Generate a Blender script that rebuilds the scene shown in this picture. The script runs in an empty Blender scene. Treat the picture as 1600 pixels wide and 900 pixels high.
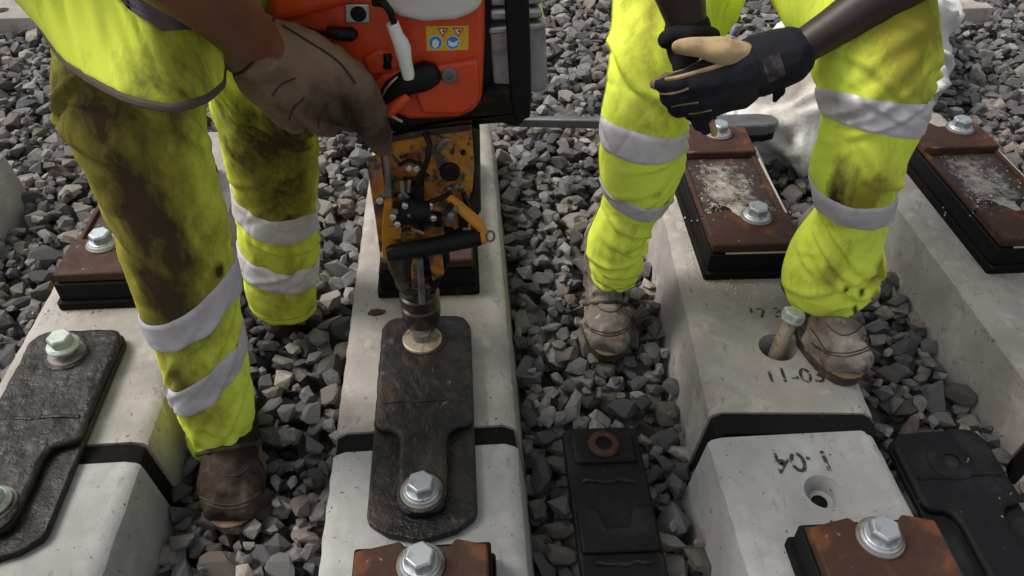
import bpy, bmesh, math, random
import numpy as np
from mathutils import Vector, noise as mnoise
from mathutils.bvhtree import BVHTree

SC = bpy.context.scene
COL = SC.collection
rnd = random.Random(11)
rng = np.random.default_rng(5)

# ------------------------------------------------------------------ camera
FPX = 1244.0
PITCH = math.atan(1090 / FPX)
YAW = math.radians(3.63)
CAM = np.array([0.0, 0.0, 1.02])          # z = 0 is the top of the sleepers
FW = np.array([math.sin(YAW) * math.cos(PITCH), math.cos(YAW) * math.cos(PITCH), -math.sin(PITCH)])
RT = np.array([math.cos(YAW), -math.sin(YAW), 0.0])
UP = np.cross(RT, FW)
cd = bpy.data.cameras.new('camera')
cam = bpy.data.objects.new('camera', cd)
COL.objects.link(cam)
cam.location = CAM
cam.rotation_euler = (math.pi / 2 - PITCH, 0, -YAW)
cd.sensor_width = 36
cd.lens = 36 * FPX / 1600
cd.clip_start = 0.02
cd.clip_end = 2000
SC.camera = cam
SC.render.resolution_x, SC.render.resolution_y = 1024, 576

# ------------------------------------------------------------------ sky, sun, exposure
SUN_EL, SUN_AZ = math.radians(52), math.radians(-74)   # azimuth from +Y towards +X
w = bpy.data.worlds.new('World')
SC.world = w
w.use_nodes = True
nt = w.node_tree
sky = nt.nodes.new('ShaderNodeTexSky')
sky.sky_type = 'NISHITA'
sky.sun_disc = False
sky.sun_elevation = SUN_EL
sky.sun_rotation = SUN_AZ
sky.air_density = 1.0
sky.dust_density = 4.0
sky.ozone_density = 1.0
hsv = nt.nodes.new('ShaderNodeHueSaturation')
hsv.inputs['Saturation'].default_value = 0.22
nt.links.new(sky.outputs[0], hsv.inputs['Color'])
nt.links.new(hsv.outputs[0], nt.nodes['Background'].inputs[0])
nt.nodes['Background'].inputs[1].default_value = 0.115
sd = bpy.data.lights.new('sun', 'SUN')
sd.energy = 1.7
sd.angle = math.radians(22)
sd.color = (1.0, 0.94, 0.85)
sun = bpy.data.objects.new('sun', sd)
COL.objects.link(sun)
dsun = Vector((math.sin(SUN_AZ) * math.cos(SUN_EL), math.cos(SUN_AZ) * math.cos(SUN_EL), math.sin(SUN_EL)))
sun.rotation_euler = dsun.to_track_quat('Z', 'Y').to_euler()
SC.view_settings.view_transform = 'Standard'
SC.view_settings.look = 'None'
SC.view_settings.exposure = 0.46
SC.view_settings.gamma = 1.0
SC.view_settings.use_curve_mapping = False
SC.cycles.max_bounces = 6
SC.cycles.diffuse_bounces = 3


# ------------------------------------------------------------------ measuring helpers
def ray(px, py):
    return FW + RT * ((px - 800) / FPX) - UP * ((py - 450) / FPX)


def at(px, py, Y):
    d = ray(px, py)
    return CAM + d * ((Y - CAM[1]) / d[1])


def onz(px, py, z=0.0):
    d = ray(px, py)
    return CAM + d * ((z - CAM[2]) / d[2])


def depth(p):
    return float((np.asarray(p) - CAM) @ FW)


def projy(p):
    d = np.asarray(p) - CAM
    return 450 - FPX * float(d @ UP) / float(d @ FW)


# ------------------------------------------------------------------ materials
def pmat(name, base, layers=(), rough=0.7, metal=0.0, bump=(), rvar=0.0, spec=0.5, attr=(), val=0.12, vscale=9.0):
    """layers: (colour, scale, lo, hi, stretch) noise patches; attr: (attribute, colour, noise scale)"""
    m = bpy.data.materials.new(name)
    m.use_nodes = True
    n, l = m.node_tree.nodes, m.node_tree.links
    b = n['Principled BSDF']
    tc = n.new('ShaderNodeTexCoord')
    src = tc.outputs['Object']

    def noise_(scale, detail=5, stretch=None, dist=0.0, rough_=0.6):
        x = n.new('ShaderNodeTexNoise')
        x.inputs['Scale'].default_value = scale
        x.inputs['Detail'].default_value = detail
        x.inputs['Roughness'].default_value = rough_
        x.inputs['Distortion'].default_value = dist
        if stretch:
            mp = n.new('ShaderNodeMapping')
            mp.inputs['Scale'].default_value = stretch
            l.new(src, mp.inputs[0])
            l.new(mp.outputs[0], x.inputs[0])
        else:
            l.new(src, x.inputs[0])
        return x.outputs[0]

    def ramp(s, lo, hi):
        r = n.new('ShaderNodeMapRange')
        r.inputs[1].default_value, r.inputs[2].default_value = lo, hi
        r.clamp = True
        l.new(s, r.inputs[0])
        return r.outputs[0]

    def mix(f, a, c, mode='MIX'):
        x = n.new('ShaderNodeMix')
        x.data_type = 'RGBA'
        x.blend_type = mode
        if isinstance(f, float):
            x.inputs[0].default_value = f
        else:
            l.new(f, x.inputs[0])
        for i, v in ((6, a), (7, c)):
            if isinstance(v, tuple):
                x.inputs[i].default_value = (*v, 1)
            else:
                l.new(v, x.inputs[i])
        return x.outputs[2]

    lo = tuple(c * (1 - val * 2) for c in base)
    hi = tuple(min(1, c * (1 + val * 1.6)) for c in base)
    c = mix(ramp(noise_(vscale, 6), 0.3, 0.7), lo, hi)
    for L in layers:
        col, sc, a, z = L[:4]
        st = L[4] if len(L) > 4 else None
        c = mix(ramp(noise_(sc, 6, st, 0.4), a, z), c, col)
    for an, col, sc in attr:
        at_ = n.new('ShaderNodeAttribute')
        at_.attribute_name = an
        mm = n.new('ShaderNodeMath')
        mm.operation = 'MULTIPLY_ADD'
        nz = noise_(sc, 7, (1, 1, 0.45), 0.3, 0.7)
        sub = n.new('ShaderNodeMath')
        sub.operation = 'SUBTRACT'
        l.new(nz, sub.inputs[0])
        sub.inputs[1].default_value = 0.5
        l.new(sub.outputs[0], mm.inputs[0])
        mm.inputs[1].default_value = 1.7
        l.new(at_.outputs['Fac'], mm.inputs[2])
        c = mix(ramp(mm.outputs[0], 0.12, 0.8), c, col)
    l.new(c, b.inputs['Base Color'])
    b.inputs['Metallic'].default_value = metal
    b.inputs['Specular IOR Level'].default_value = spec
    if rvar:
        mr = n.new('ShaderNodeMapRange')
        mr.inputs[1].default_value, mr.inputs[2].default_value = 0.3, 0.7
        mr.inputs[3].default_value, mr.inputs[4].default_value = max(0.05, rough - rvar), min(1, rough + rvar)
        l.new(noise_(35, 4), mr.inputs[0])
        l.new(mr.outputs[0], b.inputs['Roughness'])
    else:
        b.inputs['Roughness'].default_value = rough
    prev = None
    for sc, st, di in bump:
        bp = n.new('ShaderNodeBump')
        bp.inputs['Strength'].default_value = st
        bp.inputs['Distance'].default_value = di
        l.new(noise_(sc, 5), bp.inputs['Height'])
        if prev:
            l.new(prev, bp.inputs['Normal'])
        prev = bp.outputs[0]
    if prev:
        l.new(prev, b.inputs['Normal'])
    return m


def stone_mat(name, per_island):
    m = bpy.data.materials.new(name)
    m.use_nodes = True
    n, l = m.node_tree.nodes, m.node_tree.links
    b = n['Principled BSDF']
    if per_island:
        g = n.new('ShaderNodeNewGeometry')
        s = g.outputs['Random Per Island']
    else:
        g = n.new('ShaderNodeObjectInfo')
        s = g.outputs['Random']
    r = n.new('ShaderNodeValToRGB')
    r.color_ramp.interpolation = 'CONSTANT'
    pal = [(0.088, 0.087, 0.089), (0.134, 0.132, 0.132), (0.189, 0.171, 0.154), (0.107, 0.105, 0.108), (0.235, 0.220, 0.207), (0.134, 0.113, 0.099),
           (0.063, 0.061, 0.063), (0.153, 0.150, 0.151), (0.277, 0.251, 0.225), (0.103, 0.090, 0.081), (0.171, 0.167, 0.168), (0.171, 0.146, 0.128), (0.097, 0.096, 0.100)]
    e = r.color_ramp.elements
    while len(e) < len(pal):
        e.new(0.5)
    for i, c in enumerate(pal):
        e[i].position = i / len(pal)
        e[i].color = (*c, 1)
    l.new(s, r.inputs[0])
    tc = n.new('ShaderNodeTexCoord')
    nz = n.new('ShaderNodeTexNoise')
    nz.inputs['Scale'].default_value = 70
    nz.inputs['Detail'].default_value = 7
    nz.inputs['Roughness'].default_value = 0.7
    l.new(tc.outputs['Object'], nz.inputs[0])
    mr = n.new('ShaderNodeMapRange')
    mr.inputs[1].default_value, mr.inputs[2].default_value = 0.3, 0.7
    mr.inputs[3].default_value, mr.inputs[4].default_value = 0.62, 1.4
    l.new(nz.outputs[0], mr.inputs[0])
    mx = n.new('ShaderNodeMix')
    mx.data_type = 'RGBA'
    mx.blend_type = 'MULTIPLY'
    mx.inputs[0].default_value = 1
    l.new(r.outputs[0], mx.inputs[6])
    l.new(mr.outputs[0], mx.inputs[7])
    l.new(mx.outputs[2], b.inputs['Base Color'])
    b.inputs['Roughness'].default_value = 0.8
    b.inputs['Specular IOR Level'].default_value = 0.3
    bp = n.new('ShaderNodeBump')
    bp.inputs['Strength'].default_value = 0.6
    bp.inputs['Distance'].default_value = 0.004
    l.new(nz.outputs[0], bp.inputs['Height'])
    l.new(bp.outputs[0], b.inputs['Normal'])
    return m


def print_mat(name, col, wear=(0.42, 0.5)):
    """worn flat print: paint flakes off by noise"""
    m = pmat(name, col, rough=0.8)
    n, l = m.node_tree.nodes, m.node_tree.links
    b = n['Principled BSDF']
    tc = n.new('ShaderNodeTexCoord')
    nz = n.new('ShaderNodeTexNoise')
    nz.inputs['Scale'].default_value = 75
    nz.inputs['Detail'].default_value = 6
    l.new(tc.outputs['Object'], nz.inputs[0])
    mr = n.new('ShaderNodeMapRange')
    mr.inputs[1].default_value, mr.inputs[2].default_value = wear
    l.new(nz.outputs[0], mr.inputs[0])
    l.new(mr.outputs[0], b.inputs['Alpha'])
    return m


M = {}
M['concrete'] = pmat('concrete', (0.35, 0.325, 0.30), [((0.26, 0.225, 0.195), 6, 0.50, 0.70), ((0.46, 0.435, 0.41), 16, 0.55, 0.72), ((0.20, 0.165, 0.14), 22, 0.60, 0.74, (2.5, 1, 1)), ((0.06, 0.052, 0.048), 110, 0.665, 0.70), ((0.17, 0.14, 0.12), 45, 0.64, 0.72)],
                     rough=0.9, spec=0.2, bump=[(160, 0.35, 0.002), (18, 0.3, 0.004)])
M['concrete_clean'] = pmat('concrete_clean', (0.345, 0.34, 0.33), [((0.29, 0.28, 0.265), 6, 0.50, 0.72), ((0.42, 0.415, 0.405), 12, 0.55, 0.72), ((0.24, 0.20, 0.17), 20, 0.62, 0.74, (2.5, 1, 1)), ((0.055, 0.05, 0.048), 85, 0.655, 0.685), ((0.20, 0.165, 0.14), 30, 0.66, 0.74)],
                           rough=0.9, spec=0.2, bump=[(160, 0.3, 0.002), (20, 0.25, 0.003)])
M['dust'] = pmat('dust', (0.45, 0.40, 0.34), rough=1, spec=0.1)
M['rubber'] = pmat('rubber', (0.009, 0.008, 0.008), [((0.05, 0.045, 0.04), 30, 0.62, 0.82)], rough=0.8, spec=0.1, bump=[(200, 0.2, 0.001)])
M['rubber_clean'] = pmat('rubber_clean', (0.008, 0.008, 0.009), rough=0.65, spec=0.12)
M['rubber_edge'] = pmat('rubber_edge', (0.5, 0.48, 0.45), rough=0.7)
M['rust'] = pmat('rust', (0.058, 0.022, 0.012), [((0.030, 0.016, 0.012), 18, 0.40, 0.60), ((0.16, 0.052, 0.017), 18, 0.50, 0.76), ((0.30, 0.26, 0.22), 34, 0.66, 0.74), ((0.35, 0.28, 0.23), 60, 0.66, 0.74)],
                 rough=0.75, spec=0.35, bump=[(120, 0.4, 0.002)], rvar=0.15)
M['rust_tray'] = pmat('rust_tray', (0.030, 0.018, 0.015), [((0.065, 0.030, 0.018), 14, 0.5, 0.7)], attr=[('dirt', (0.50, 0.46, 0.40), 40)],
                      rough=0.7, bump=[(120, 0.4, 0.002)])
M['cast'] = pmat('cast', (0.010, 0.0085, 0.008), [((0.032, 0.025, 0.021), 16, 0.50, 0.74), ((0.012, 0.012, 0.013), 9, 0.55, 0.7), ((0.11, 0.095, 0.085), 40, 0.64, 0.76), ((0.040, 0.027, 0.019), 12, 0.5, 0.64), ((0.07, 0.035, 0.02), 24, 0.62, 0.75)],
                 rough=0.48, spec=0.36, bump=[(28, 0.9, 0.007), (110, 0.5, 0.002)], rvar=0.18)
M['cast_grey'] = pmat('cast_grey', (0.013, 0.011, 0.010), [((0.042, 0.034, 0.030), 16, 0.48, 0.70), ((0.012, 0.012, 0.013), 9, 0.55, 0.7), ((0.12, 0.105, 0.095), 50, 0.64, 0.78)],
                      rough=0.5, spec=0.28, bump=[(26, 1.0, 0.009), (110, 0.5, 0.002)], rvar=0.18)
M['cast_clean'] = pmat('cast_clean', (0.009, 0.009, 0.010), [((0.028, 0.024, 0.024), 14, 0.5, 0.75), ((0.055, 0.03, 0.02), 30, 0.64, 0.78)],
                       rough=0.55, spec=0.15, bump=[(90, 0.3, 0.002)], rvar=0.12)
M['cast_speck'] = pmat('cast_speck', (0.009, 0.009, 0.011), [((0.028, 0.028, 0.03), 14, 0.5, 0.75), ((0.3, 0.28, 0.25), 60, 0.69, 0.72)],
                       rough=0.6, spec=0.13, bump=[(90, 0.3, 0.002)])
M['weld'] = pmat('weld', (0.16, 0.14, 0.13), [((0.05, 0.04, 0.035), 40, 0.45, 0.6)], rough=0.6, bump=[(120, 0.5, 0.003)])
M['zinc'] = pmat('zinc', (0.50, 0.54, 0.57), [((0.28, 0.27, 0.25), 60, 0.5, 0.72), ((0.12, 0.08, 0.05), 90, 0.66, 0.75)], rough=0.45, metal=0.75, bump=[(150, 0.2, 0.001)])
M['zinc_green'] = pmat('zinc_green', (0.44, 0.50, 0.45), [((0.25, 0.28, 0.24), 50, 0.5, 0.72)], rough=0.55, metal=0.3)
M['zinc_dull'] = pmat('zinc_dull', (0.22, 0.20, 0.18), [((0.1, 0.07, 0.05), 50, 0.5, 0.7)], rough=0.6, metal=0.5)
M['cream'] = pmat('cream', (0.48, 0.40, 0.30), [((0.2, 0.13, 0.08), 60, 0.5, 0.7)], rough=0.5, metal=0.3)
M['ground'] = pmat('ground', (0.06, 0.055, 0.05), [((0.22, 0.21, 0.2), 24, 0.5, 0.62), ((0.03, 0.03, 0.03), 20, 0.55, 0.65)], rough=1, bump=[(25, 1.0, 0.03)])
M['hivis'] = pmat('hivis', (0.77, 0.90, 0.10), [((0.64, 0.76, 0.07), 7, 0.5, 0.8)], rough=0.85, spec=0.15, val=0.03,
                  attr=[('stain', (0.30, 0.28, 0.035), 16), ('dirt', (0.055, 0.036, 0.017), 24)], bump=[(420, 0.15, 0.0008), (30, 0.22, 0.006)])
M['hivis_vest'] = pmat('hivis_vest', (0.79, 0.92, 0.10), rough=0.8, spec=0.15, val=0.03, attr=[('dirt', (0.10, 0.085, 0.02), 16)], bump=[(420, 0.12, 0.0008)])
M['stitch'] = pmat('stitch', (0.30, 0.33, 0.04), rough=0.9)
M['hem'] = pmat('hem', (0.10, 0.075, 0.06), rough=0.9)
M['band'] = pmat('band', (0.60, 0.58, 0.61), [((0.40, 0.365, 0.365), 18, 0.5, 0.75), ((0.10, 0.075, 0.06), 30, 0.66, 0.76)], rough=0.5, metal=0.15, spec=0.4, bump=[(70, 0.18, 0.002)])
M['band_dark'] = pmat('band_dark', (0.17, 0.155, 0.17), rough=0.5, spec=0.4, bump=[(55, 0.25, 0.003)])
M['leather'] = pmat('leather', (0.215, 0.145, 0.095), [((0.12, 0.08, 0.055), 10, 0.48, 0.7), ((0.32, 0.22, 0.15), 22, 0.58, 0.78)], attr=[('dirt', (0.022, 0.015, 0.012), 16)],
                    rough=0.85, spec=0.2, bump=[(60, 0.5, 0.004), (260, 0.3, 0.001)])
M['seam'] = pmat('seam', (0.035, 0.024, 0.018), rough=0.9)
M['navy'] = pmat('navy', (0.014, 0.014, 0.021), [((0.03, 0.024, 0.022), 18, 0.5, 0.75)], rough=0.85, spec=0.2, bump=[(70, 0.5, 0.003), (350, 0.3, 0.001)])
M['black_cloth'] = pmat('black_cloth', (0.010, 0.009, 0.010), rough=0.9, spec=0.2, bump=[(200, 0.3, 0.001)])
M['tan'] = pmat('tan', (0.46, 0.34, 0.19), [((0.25, 0.16, 0.09), 30, 0.5, 0.75)], rough=0.8, spec=0.2, bump=[(120, 0.4, 0.002)])
M['tan_dirty'] = pmat('tan_dirty', (0.20, 0.13, 0.08), [((0.09, 0.06, 0.04), 40, 0.5, 0.75)], rough=0.85, bump=[(120, 0.4, 0.002)])
M['patch'] = pmat('patch', (0.016, 0.015, 0.021), [((0.085, 0.062, 0.065), 70, 0.42, 0.66)], rough=0.9)
M['skin_tan'] = pmat('skin_tan', (0.20, 0.062, 0.032), [((0.14, 0.045, 0.025), 20, 0.5, 0.75)], rough=0.55, bump=[(140, 0.15, 0.001)])
M['skin_dark'] = pmat('skin_dark', (0.022, 0.011, 0.009), [((0.034, 0.018, 0.014), 20, 0.5, 0.75)], rough=0.5, bump=[(140, 0.15, 0.001)])
M['boot'] = pmat('boot', (0.036, 0.026, 0.021), [((0.085, 0.066, 0.055), 14, 0.48, 0.7), ((0.055, 0.035, 0.026), 20, 0.55, 0.72)], rough=0.95, spec=0.15, bump=[(70, 0.6, 0.004)])
M['boot_pale'] = pmat('boot_pale', (0.185, 0.155, 0.130), [((0.33, 0.295, 0.26), 18, 0.46, 0.64), ((0.085, 0.05, 0.035), 15, 0.53, 0.66), ((0.36, 0.33, 0.30), 55, 0.60, 0.70)], rough=0.95, spec=0.15, bump=[(70, 0.6, 0.004)])
M['sole'] = pmat('sole', (0.035, 0.028, 0.022), [((0.12, 0.09, 0.07), 30, 0.5, 0.7)], rough=0.9, bump=[(90, 0.4, 0.003)])
M['orange'] = pmat('orange', (0.62, 0.062, 0.010), [((0.45, 0.035, 0.008), 8, 0.5, 0.75), ((0.10, 0.025, 0.012), 45, 0.66, 0.76), ((0.30, 0.05, 0.02), 20, 0.62, 0.75)], rough=0.38, spec=0.5, bump=[(60, 0.1, 0.002)], rvar=0.12, val=0.05)
M['white_plastic'] = pmat('white_plastic', (0.62, 0.60, 0.55), [((0.42, 0.39, 0.34), 14, 0.5, 0.75), ((0.07, 0.05, 0.04), 55, 0.68, 0.71)], rough=0.45, val=0.04)
M['white_tube'] = pmat('white_tube', (0.78, 0.79, 0.76), [((0.5, 0.5, 0.48), 40, 0.6, 0.8)], rough=0.4, val=0.03)
M['black_plastic'] = pmat('black_plastic', (0.007, 0.0065, 0.0065), [((0.018, 0.015, 0.013), 30, 0.55, 0.75)], rough=0.45, spec=0.2, bump=[(80, 0.15, 0.002)], rvar=0.12)
M['grease'] = pmat('grease', (0.008, 0.006, 0.005), [((0.09, 0.04, 0.012), 14, 0.58, 0.72), ((0.03, 0.022, 0.018), 30, 0.57, 0.72)], spec=0.2, rough=0.6, bump=[(60, 0.5, 0.005)], rvar=0.2)
M['yellow'] = pmat('yellow', (0.44, 0.19, 0.012), [((0.28, 0.08, 0.012), 30, 0.46, 0.62), ((0.055, 0.045, 0.038), 42, 0.50, 0.57), ((0.19, 0.18, 0.165), 60, 0.58, 0.64), ((0.010, 0.008, 0.008), 34, 0.57, 0.64)], rough=0.55, bump=[(50, 0.4, 0.003)], rvar=0.2)
M['yellow_clean'] = pmat('yellow_clean', (0.52, 0.21, 0.012), [((0.10, 0.07, 0.04), 40, 0.6, 0.7)], rough=0.45)
M['alu'] = pmat('alu', (0.42, 0.42, 0.43), [((0.2, 0.18, 0.17), 20, 0.55, 0.75)], rough=0.35, metal=0.85, bump=[(40, 0.2, 0.003)], rvar=0.15)
M['alu_dull'] = pmat('alu_dull', (0.38, 0.365, 0.36), [((0.14, 0.12, 0.11), 20, 0.5, 0.75)], rough=0.6, metal=0.3)
M['steel'] = pmat('steel', (0.24, 0.225, 0.21), [((0.07, 0.052, 0.04), 26, 0.48, 0.7)], rough=0.4, metal=0.4, bump=[(90, 0.2, 0.002)], rvar=0.15)
M['steel_dark'] = pmat('steel_dark', (0.05, 0.04, 0.035), [((0.12, 0.10, 0.08), 30, 0.55, 0.75)], rough=0.4, metal=0.6, bump=[(90, 0.2, 0.002)], rvar=0.15)
M['socket_steel'] = pmat('socket_steel', (0.075, 0.06, 0.052), [((0.16, 0.135, 0.12), 30, 0.5, 0.7)], rough=0.32, metal=0.7, bump=[(90, 0.2, 0.002)])
M['gear_steel'] = pmat('gear_steel', (0.11, 0.095, 0.085), [((0.03, 0.022, 0.018), 22, 0.5, 0.65), ((0.30, 0.12, 0.015), 26, 0.56, 0.64)], rough=0.4, metal=0.35, bump=[(60, 0.4, 0.004)])
M['bright'] = pmat('bright', (0.62, 0.62, 0.62), rough=0.3, metal=0.8)
M['bar'] = pmat('bar', (0.15, 0.155, 0.165), [((0.11, 0.085, 0.07), 12, 0.52, 0.7)], rough=0.45, metal=0.6, bump=[(60, 0.3, 0.002)])
M['sack'] = pmat('sack', (0.72, 0.71, 0.69), [((0.45, 0.41, 0.37), 6, 0.48, 0.7)], rough=0.7, spec=0.3, val=0.04, bump=[(25, 0.5, 0.01), (90, 0.3, 0.003)])
M['d_yellow'] = pmat('decal_yellow', (0.68, 0.42, 0.01), [((0.3, 0.2, 0.02), 90, 0.62, 0.7)], rough=0.4)
M['d_blue'] = pmat('decal_blue', (0.03, 0.22, 0.55), rough=0.4)
M['d_white'] = pmat('decal_white', (0.75, 0.75, 0.75), rough=0.4)
M['d_red'] = pmat('decal_red', (0.5, 0.03, 0.02), rough=0.4)
M['d_black'] = pmat('decal_black', (0.02, 0.02, 0.03), rough=0.4)
M['ink'] = print_mat('ink', (0.03, 0.028, 0.027), (0.40, 0.52))
M['ink_faint'] = print_mat('ink_faint', (0.04, 0.036, 0.034), (0.42, 0.56))
M['stone'] = stone_mat('stone', False)
M['stone_mass'] = stone_mat('stone_mass', True)
M['eye'] = pmat('eye', (0.7, 0.68, 0.65), rough=0.2)
M['helmet'] = pmat('helmet', (0.75, 0.74, 0.70), rough=0.35)


# ------------------------------------------------------------------ mesh helpers
def join(*parts):
    V, F = [], []
    for v, f in parts:
        k = len(V)
        V.extend(tuple(p) for p in v)
        F.extend(tuple(i + k for i in q) for q in f)
    return V, F


def move(vf, d=(0, 0, 0), rz=0.0, rx=0.0, ry=0.0):
    a = np.array(vf[0], float)
    for ang, (i, j) in ((rx, (1, 2)), (ry, (2, 0)), (rz, (0, 1))):
        if ang:
            c, s = math.cos(ang), math.sin(ang)
            u, v = a[:, i].copy(), a[:, j].copy()
            a[:, i], a[:, j] = c * u - s * v, s * u + c * v
    return [tuple(p) for p in a + np.array(d)], vf[1]


def box(x0, x1, y0, y1, z0, z1):
    V = [(x, y, z) for z in (z0, z1) for y in (y0, y1) for x in (x0, x1)]
    return V, [(0, 2, 3, 1), (4, 5, 7, 6), (0, 1, 5, 4), (2, 6, 7, 3), (0, 4, 6, 2), (1, 3, 7, 5)]


def prism(poly, a0, a1, axis='z'):
    """extrude a 2-D outline; axis 'z': (x,y) outline; axis 'y': (x,z) outline"""
    n = len(poly)
    V = []
    for a in (a0, a1):
        for u, v in poly:
            V.append((u, v, a) if axis == 'z' else (u, a, v))
    area = sum(poly[i][0] * poly[(i + 1) % n][1] - poly[(i + 1) % n][0] * poly[i][1] for i in range(n))
    F = [tuple(range(n))[::-1], tuple(range(n, 2 * n))] + [(i, (i + 1) % n, n + (i + 1) % n, n + i) for i in range(n)]
    if (area < 0) != (axis == 'y'):
        F = [f[::-1] for f in F]
    return V, F


def rounded(x0, x1, y0, y1, r, n=5):
    P = []
    for cx, cy, a in ((x1 - r, y1 - r, 0), (x0 + r, y1 - r, 90), (x0 + r, y0 + r, 180), (x1 - r, y0 + r, 270)):
        for k in range(n + 1):
            t = math.radians(a + 90 * k / n)
            P.append((cx + r * math.cos(t), cy + r * math.sin(t)))
    return P


def frame(t):
    t = np.asarray(t, float)
    t = t / np.linalg.norm(t)
    h = np.array([1.0, 0, 0]) if abs(t[0]) < 0.8 else np.array([0, 1.0, 0])
    u = np.cross(t, h)
    u /= np.linalg.norm(u)
    return u, np.cross(t, u)


def tube(P, R, n=12, caps=True):
    P = np.array(P, float)
    R = np.full(len(P), R, float) if np.isscalar(R) else np.array(R, float)
    V, F = [], []
    u = None
    for i in range(len(P)):
        t = P[min(i + 1, len(P) - 1)] - P[max(i - 1, 0)]
        t = t / (np.linalg.norm(t) + 1e-12)
        if u is None:
            u, v = frame(t)
        else:
            u = u - t * (u @ t)
            u /= np.linalg.norm(u)
            v = np.cross(t, u)
        for k in range(n):
            a = 2 * math.pi * k / n
            V.append(tuple(P[i] + R[i] * (math.cos(a) * u + math.sin(a) * v)))
    for i in range(len(P) - 1):
        for k in range(n):
            F.append((i * n + k, i * n + (k + 1) % n, (i + 1) * n + (k + 1) % n, (i + 1) * n + k))
    if caps:
        F.append(tuple(range(n))[::-1])
        F.append(tuple((len(P) - 1) * n + k for k in range(n)))
    return V, F


def cyl(p0, p1, r, n=20, r1=None):
    return tube([p0, p1], [r, r if r1 is None else r1], n)


def lathe(prof, n=24, d=(0, 0, 0)):
    """prof: (r, z) from bottom to top, axis z"""
    return tube([(d[0], d[1], d[2] + z + 1e-7 * i) for i, (r, z) in enumerate(prof)], [max(r, 1e-5) for r, z in prof], n)


def lathe2(prof, n=24):
    V = [(r * math.cos(2 * math.pi * k / n), r * math.sin(2 * math.pi * k / n), z) for r, z in prof for k in range(n)]
    F = []
    for i in range(len(prof) - 1):
        for k in range(n):
            F.append((i * n + k, i * n + (k + 1) % n, (i + 1) * n + (k + 1) % n, (i + 1) * n + k))
    F.append(tuple(range(n))[::-1])
    F.append(tuple((len(prof) - 1) * n + k for k in range(n)))
    return V, F


def capsule(p0, p1, r0, r1, n=14):
    p0, p1 = np.array(p0, float), np.array(p1, float)
    d = p1 - p0
    L = np.linalg.norm(d)
    t = d / L if L > 1e-6 else np.array([0, 0, 1.0])
    P, R = [], []
    for k in range(1, 5):
        a = math.pi / 2 * k / 4
        P.append(p0 - t * r0 * math.cos(a))
        R.append(r0 * math.sin(a))
    for k in range(4, 0, -1):
        a = math.pi / 2 * k / 4
        P.append(p1 + t * r1 * math.cos(a))
        R.append(r1 * math.sin(a))
    return tube(P, R, n)


def chain(pts):
    """pts: (point, radius) -> union of capsules"""
    return join(*[capsule(pts[i][0], pts[i + 1][0], pts[i][1], pts[i + 1][1]) for i in range(len(pts) - 1)])


def ellipsoid(c, r, n=20, m=12):
    V, F = [], []
    for i in range(m + 1):
        a = math.pi * (i + 0.02) / (m + 0.04)
        for k in range(n):
            b = 2 * math.pi * k / n
            V.append((c[0] + r[0] * math.sin(a) * math.cos(b), c[1] + r[1] * math.sin(a) * math.sin(b), c[2] - r[2] * math.cos(a)))
    for i in range(m):
        for k in range(n):
            F.append((i * n + k, i * n + (k + 1) % n, (i + 1) * n + (k + 1) % n, (i + 1) * n + k))
    F.append(tuple(range(n))[::-1])
    F.append(tuple(m * n + k for k in range(n)))
    return V, F


def root_loc(o):
    d = np.zeros(3)
    while o is not None:
        d += np.array(o.location)
        o = o.parent
    return d


def outward(me):
    bm = bmesh.new()
    bm.from_mesh(me)
    bmesh.ops.recalc_face_normals(bm, faces=bm.faces)
    bm.to_mesh(me)
    bm.free()


def add(name, vf, mat, parent=None, bevel=0.0, seg=2, angle=35, smooth=True, world=False, attr=None, loc=None):
    V, F = vf
    V = np.array(V, float)
    if world and parent is not None:
        V = V - root_loc(parent)
    if loc is not None and parent is None:
        V = V - np.array(loc)
    me = bpy.data.meshes.new(name)
    me.from_pydata([tuple(v) for v in V], [], [tuple(f) for f in F])
    outward(me)
    me.materials.append(M[mat])
    if attr:
        for k, a in attr.items():
            x = me.attributes.new(k, 'FLOAT', 'POINT')
            x.data.foreach_set('value', np.asarray(a, np.float32))
    if smooth:
        me.polygons.foreach_set('use_smooth', [True] * len(me.polygons))
        me.update()
        if angle < 180:
            me.set_sharp_from_angle(angle=math.radians(angle))
    o = bpy.data.objects.new(name, me)
    COL.objects.link(o)
    o.parent = parent
    if loc is not None and parent is None:
        o.location = loc
    if bevel:
        b = o.modifiers.new('bevel', 'BEVEL')
        b.width = bevel
        b.segments = seg
        b.limit_method = 'ANGLE'
        b.angle_limit = math.radians(30)
        b.harden_normals = False
    return o


def tag(o, label=None, cat=None, group=None, kind=None):
    for k, v in (('label', label), ('category', cat), ('group', group), ('kind', kind)):
        if v:
            o[k] = v
    return o


def empty(name, loc, label, cat, group=None, rz=0.0):
    o = bpy.data.objects.new(name, None)
    o.empty_display_size = 0.05
    COL.objects.link(o)
    o.location = loc
    o.rotation_euler = (0, 0, rz)
    return tag(o, label, cat, group)


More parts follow.
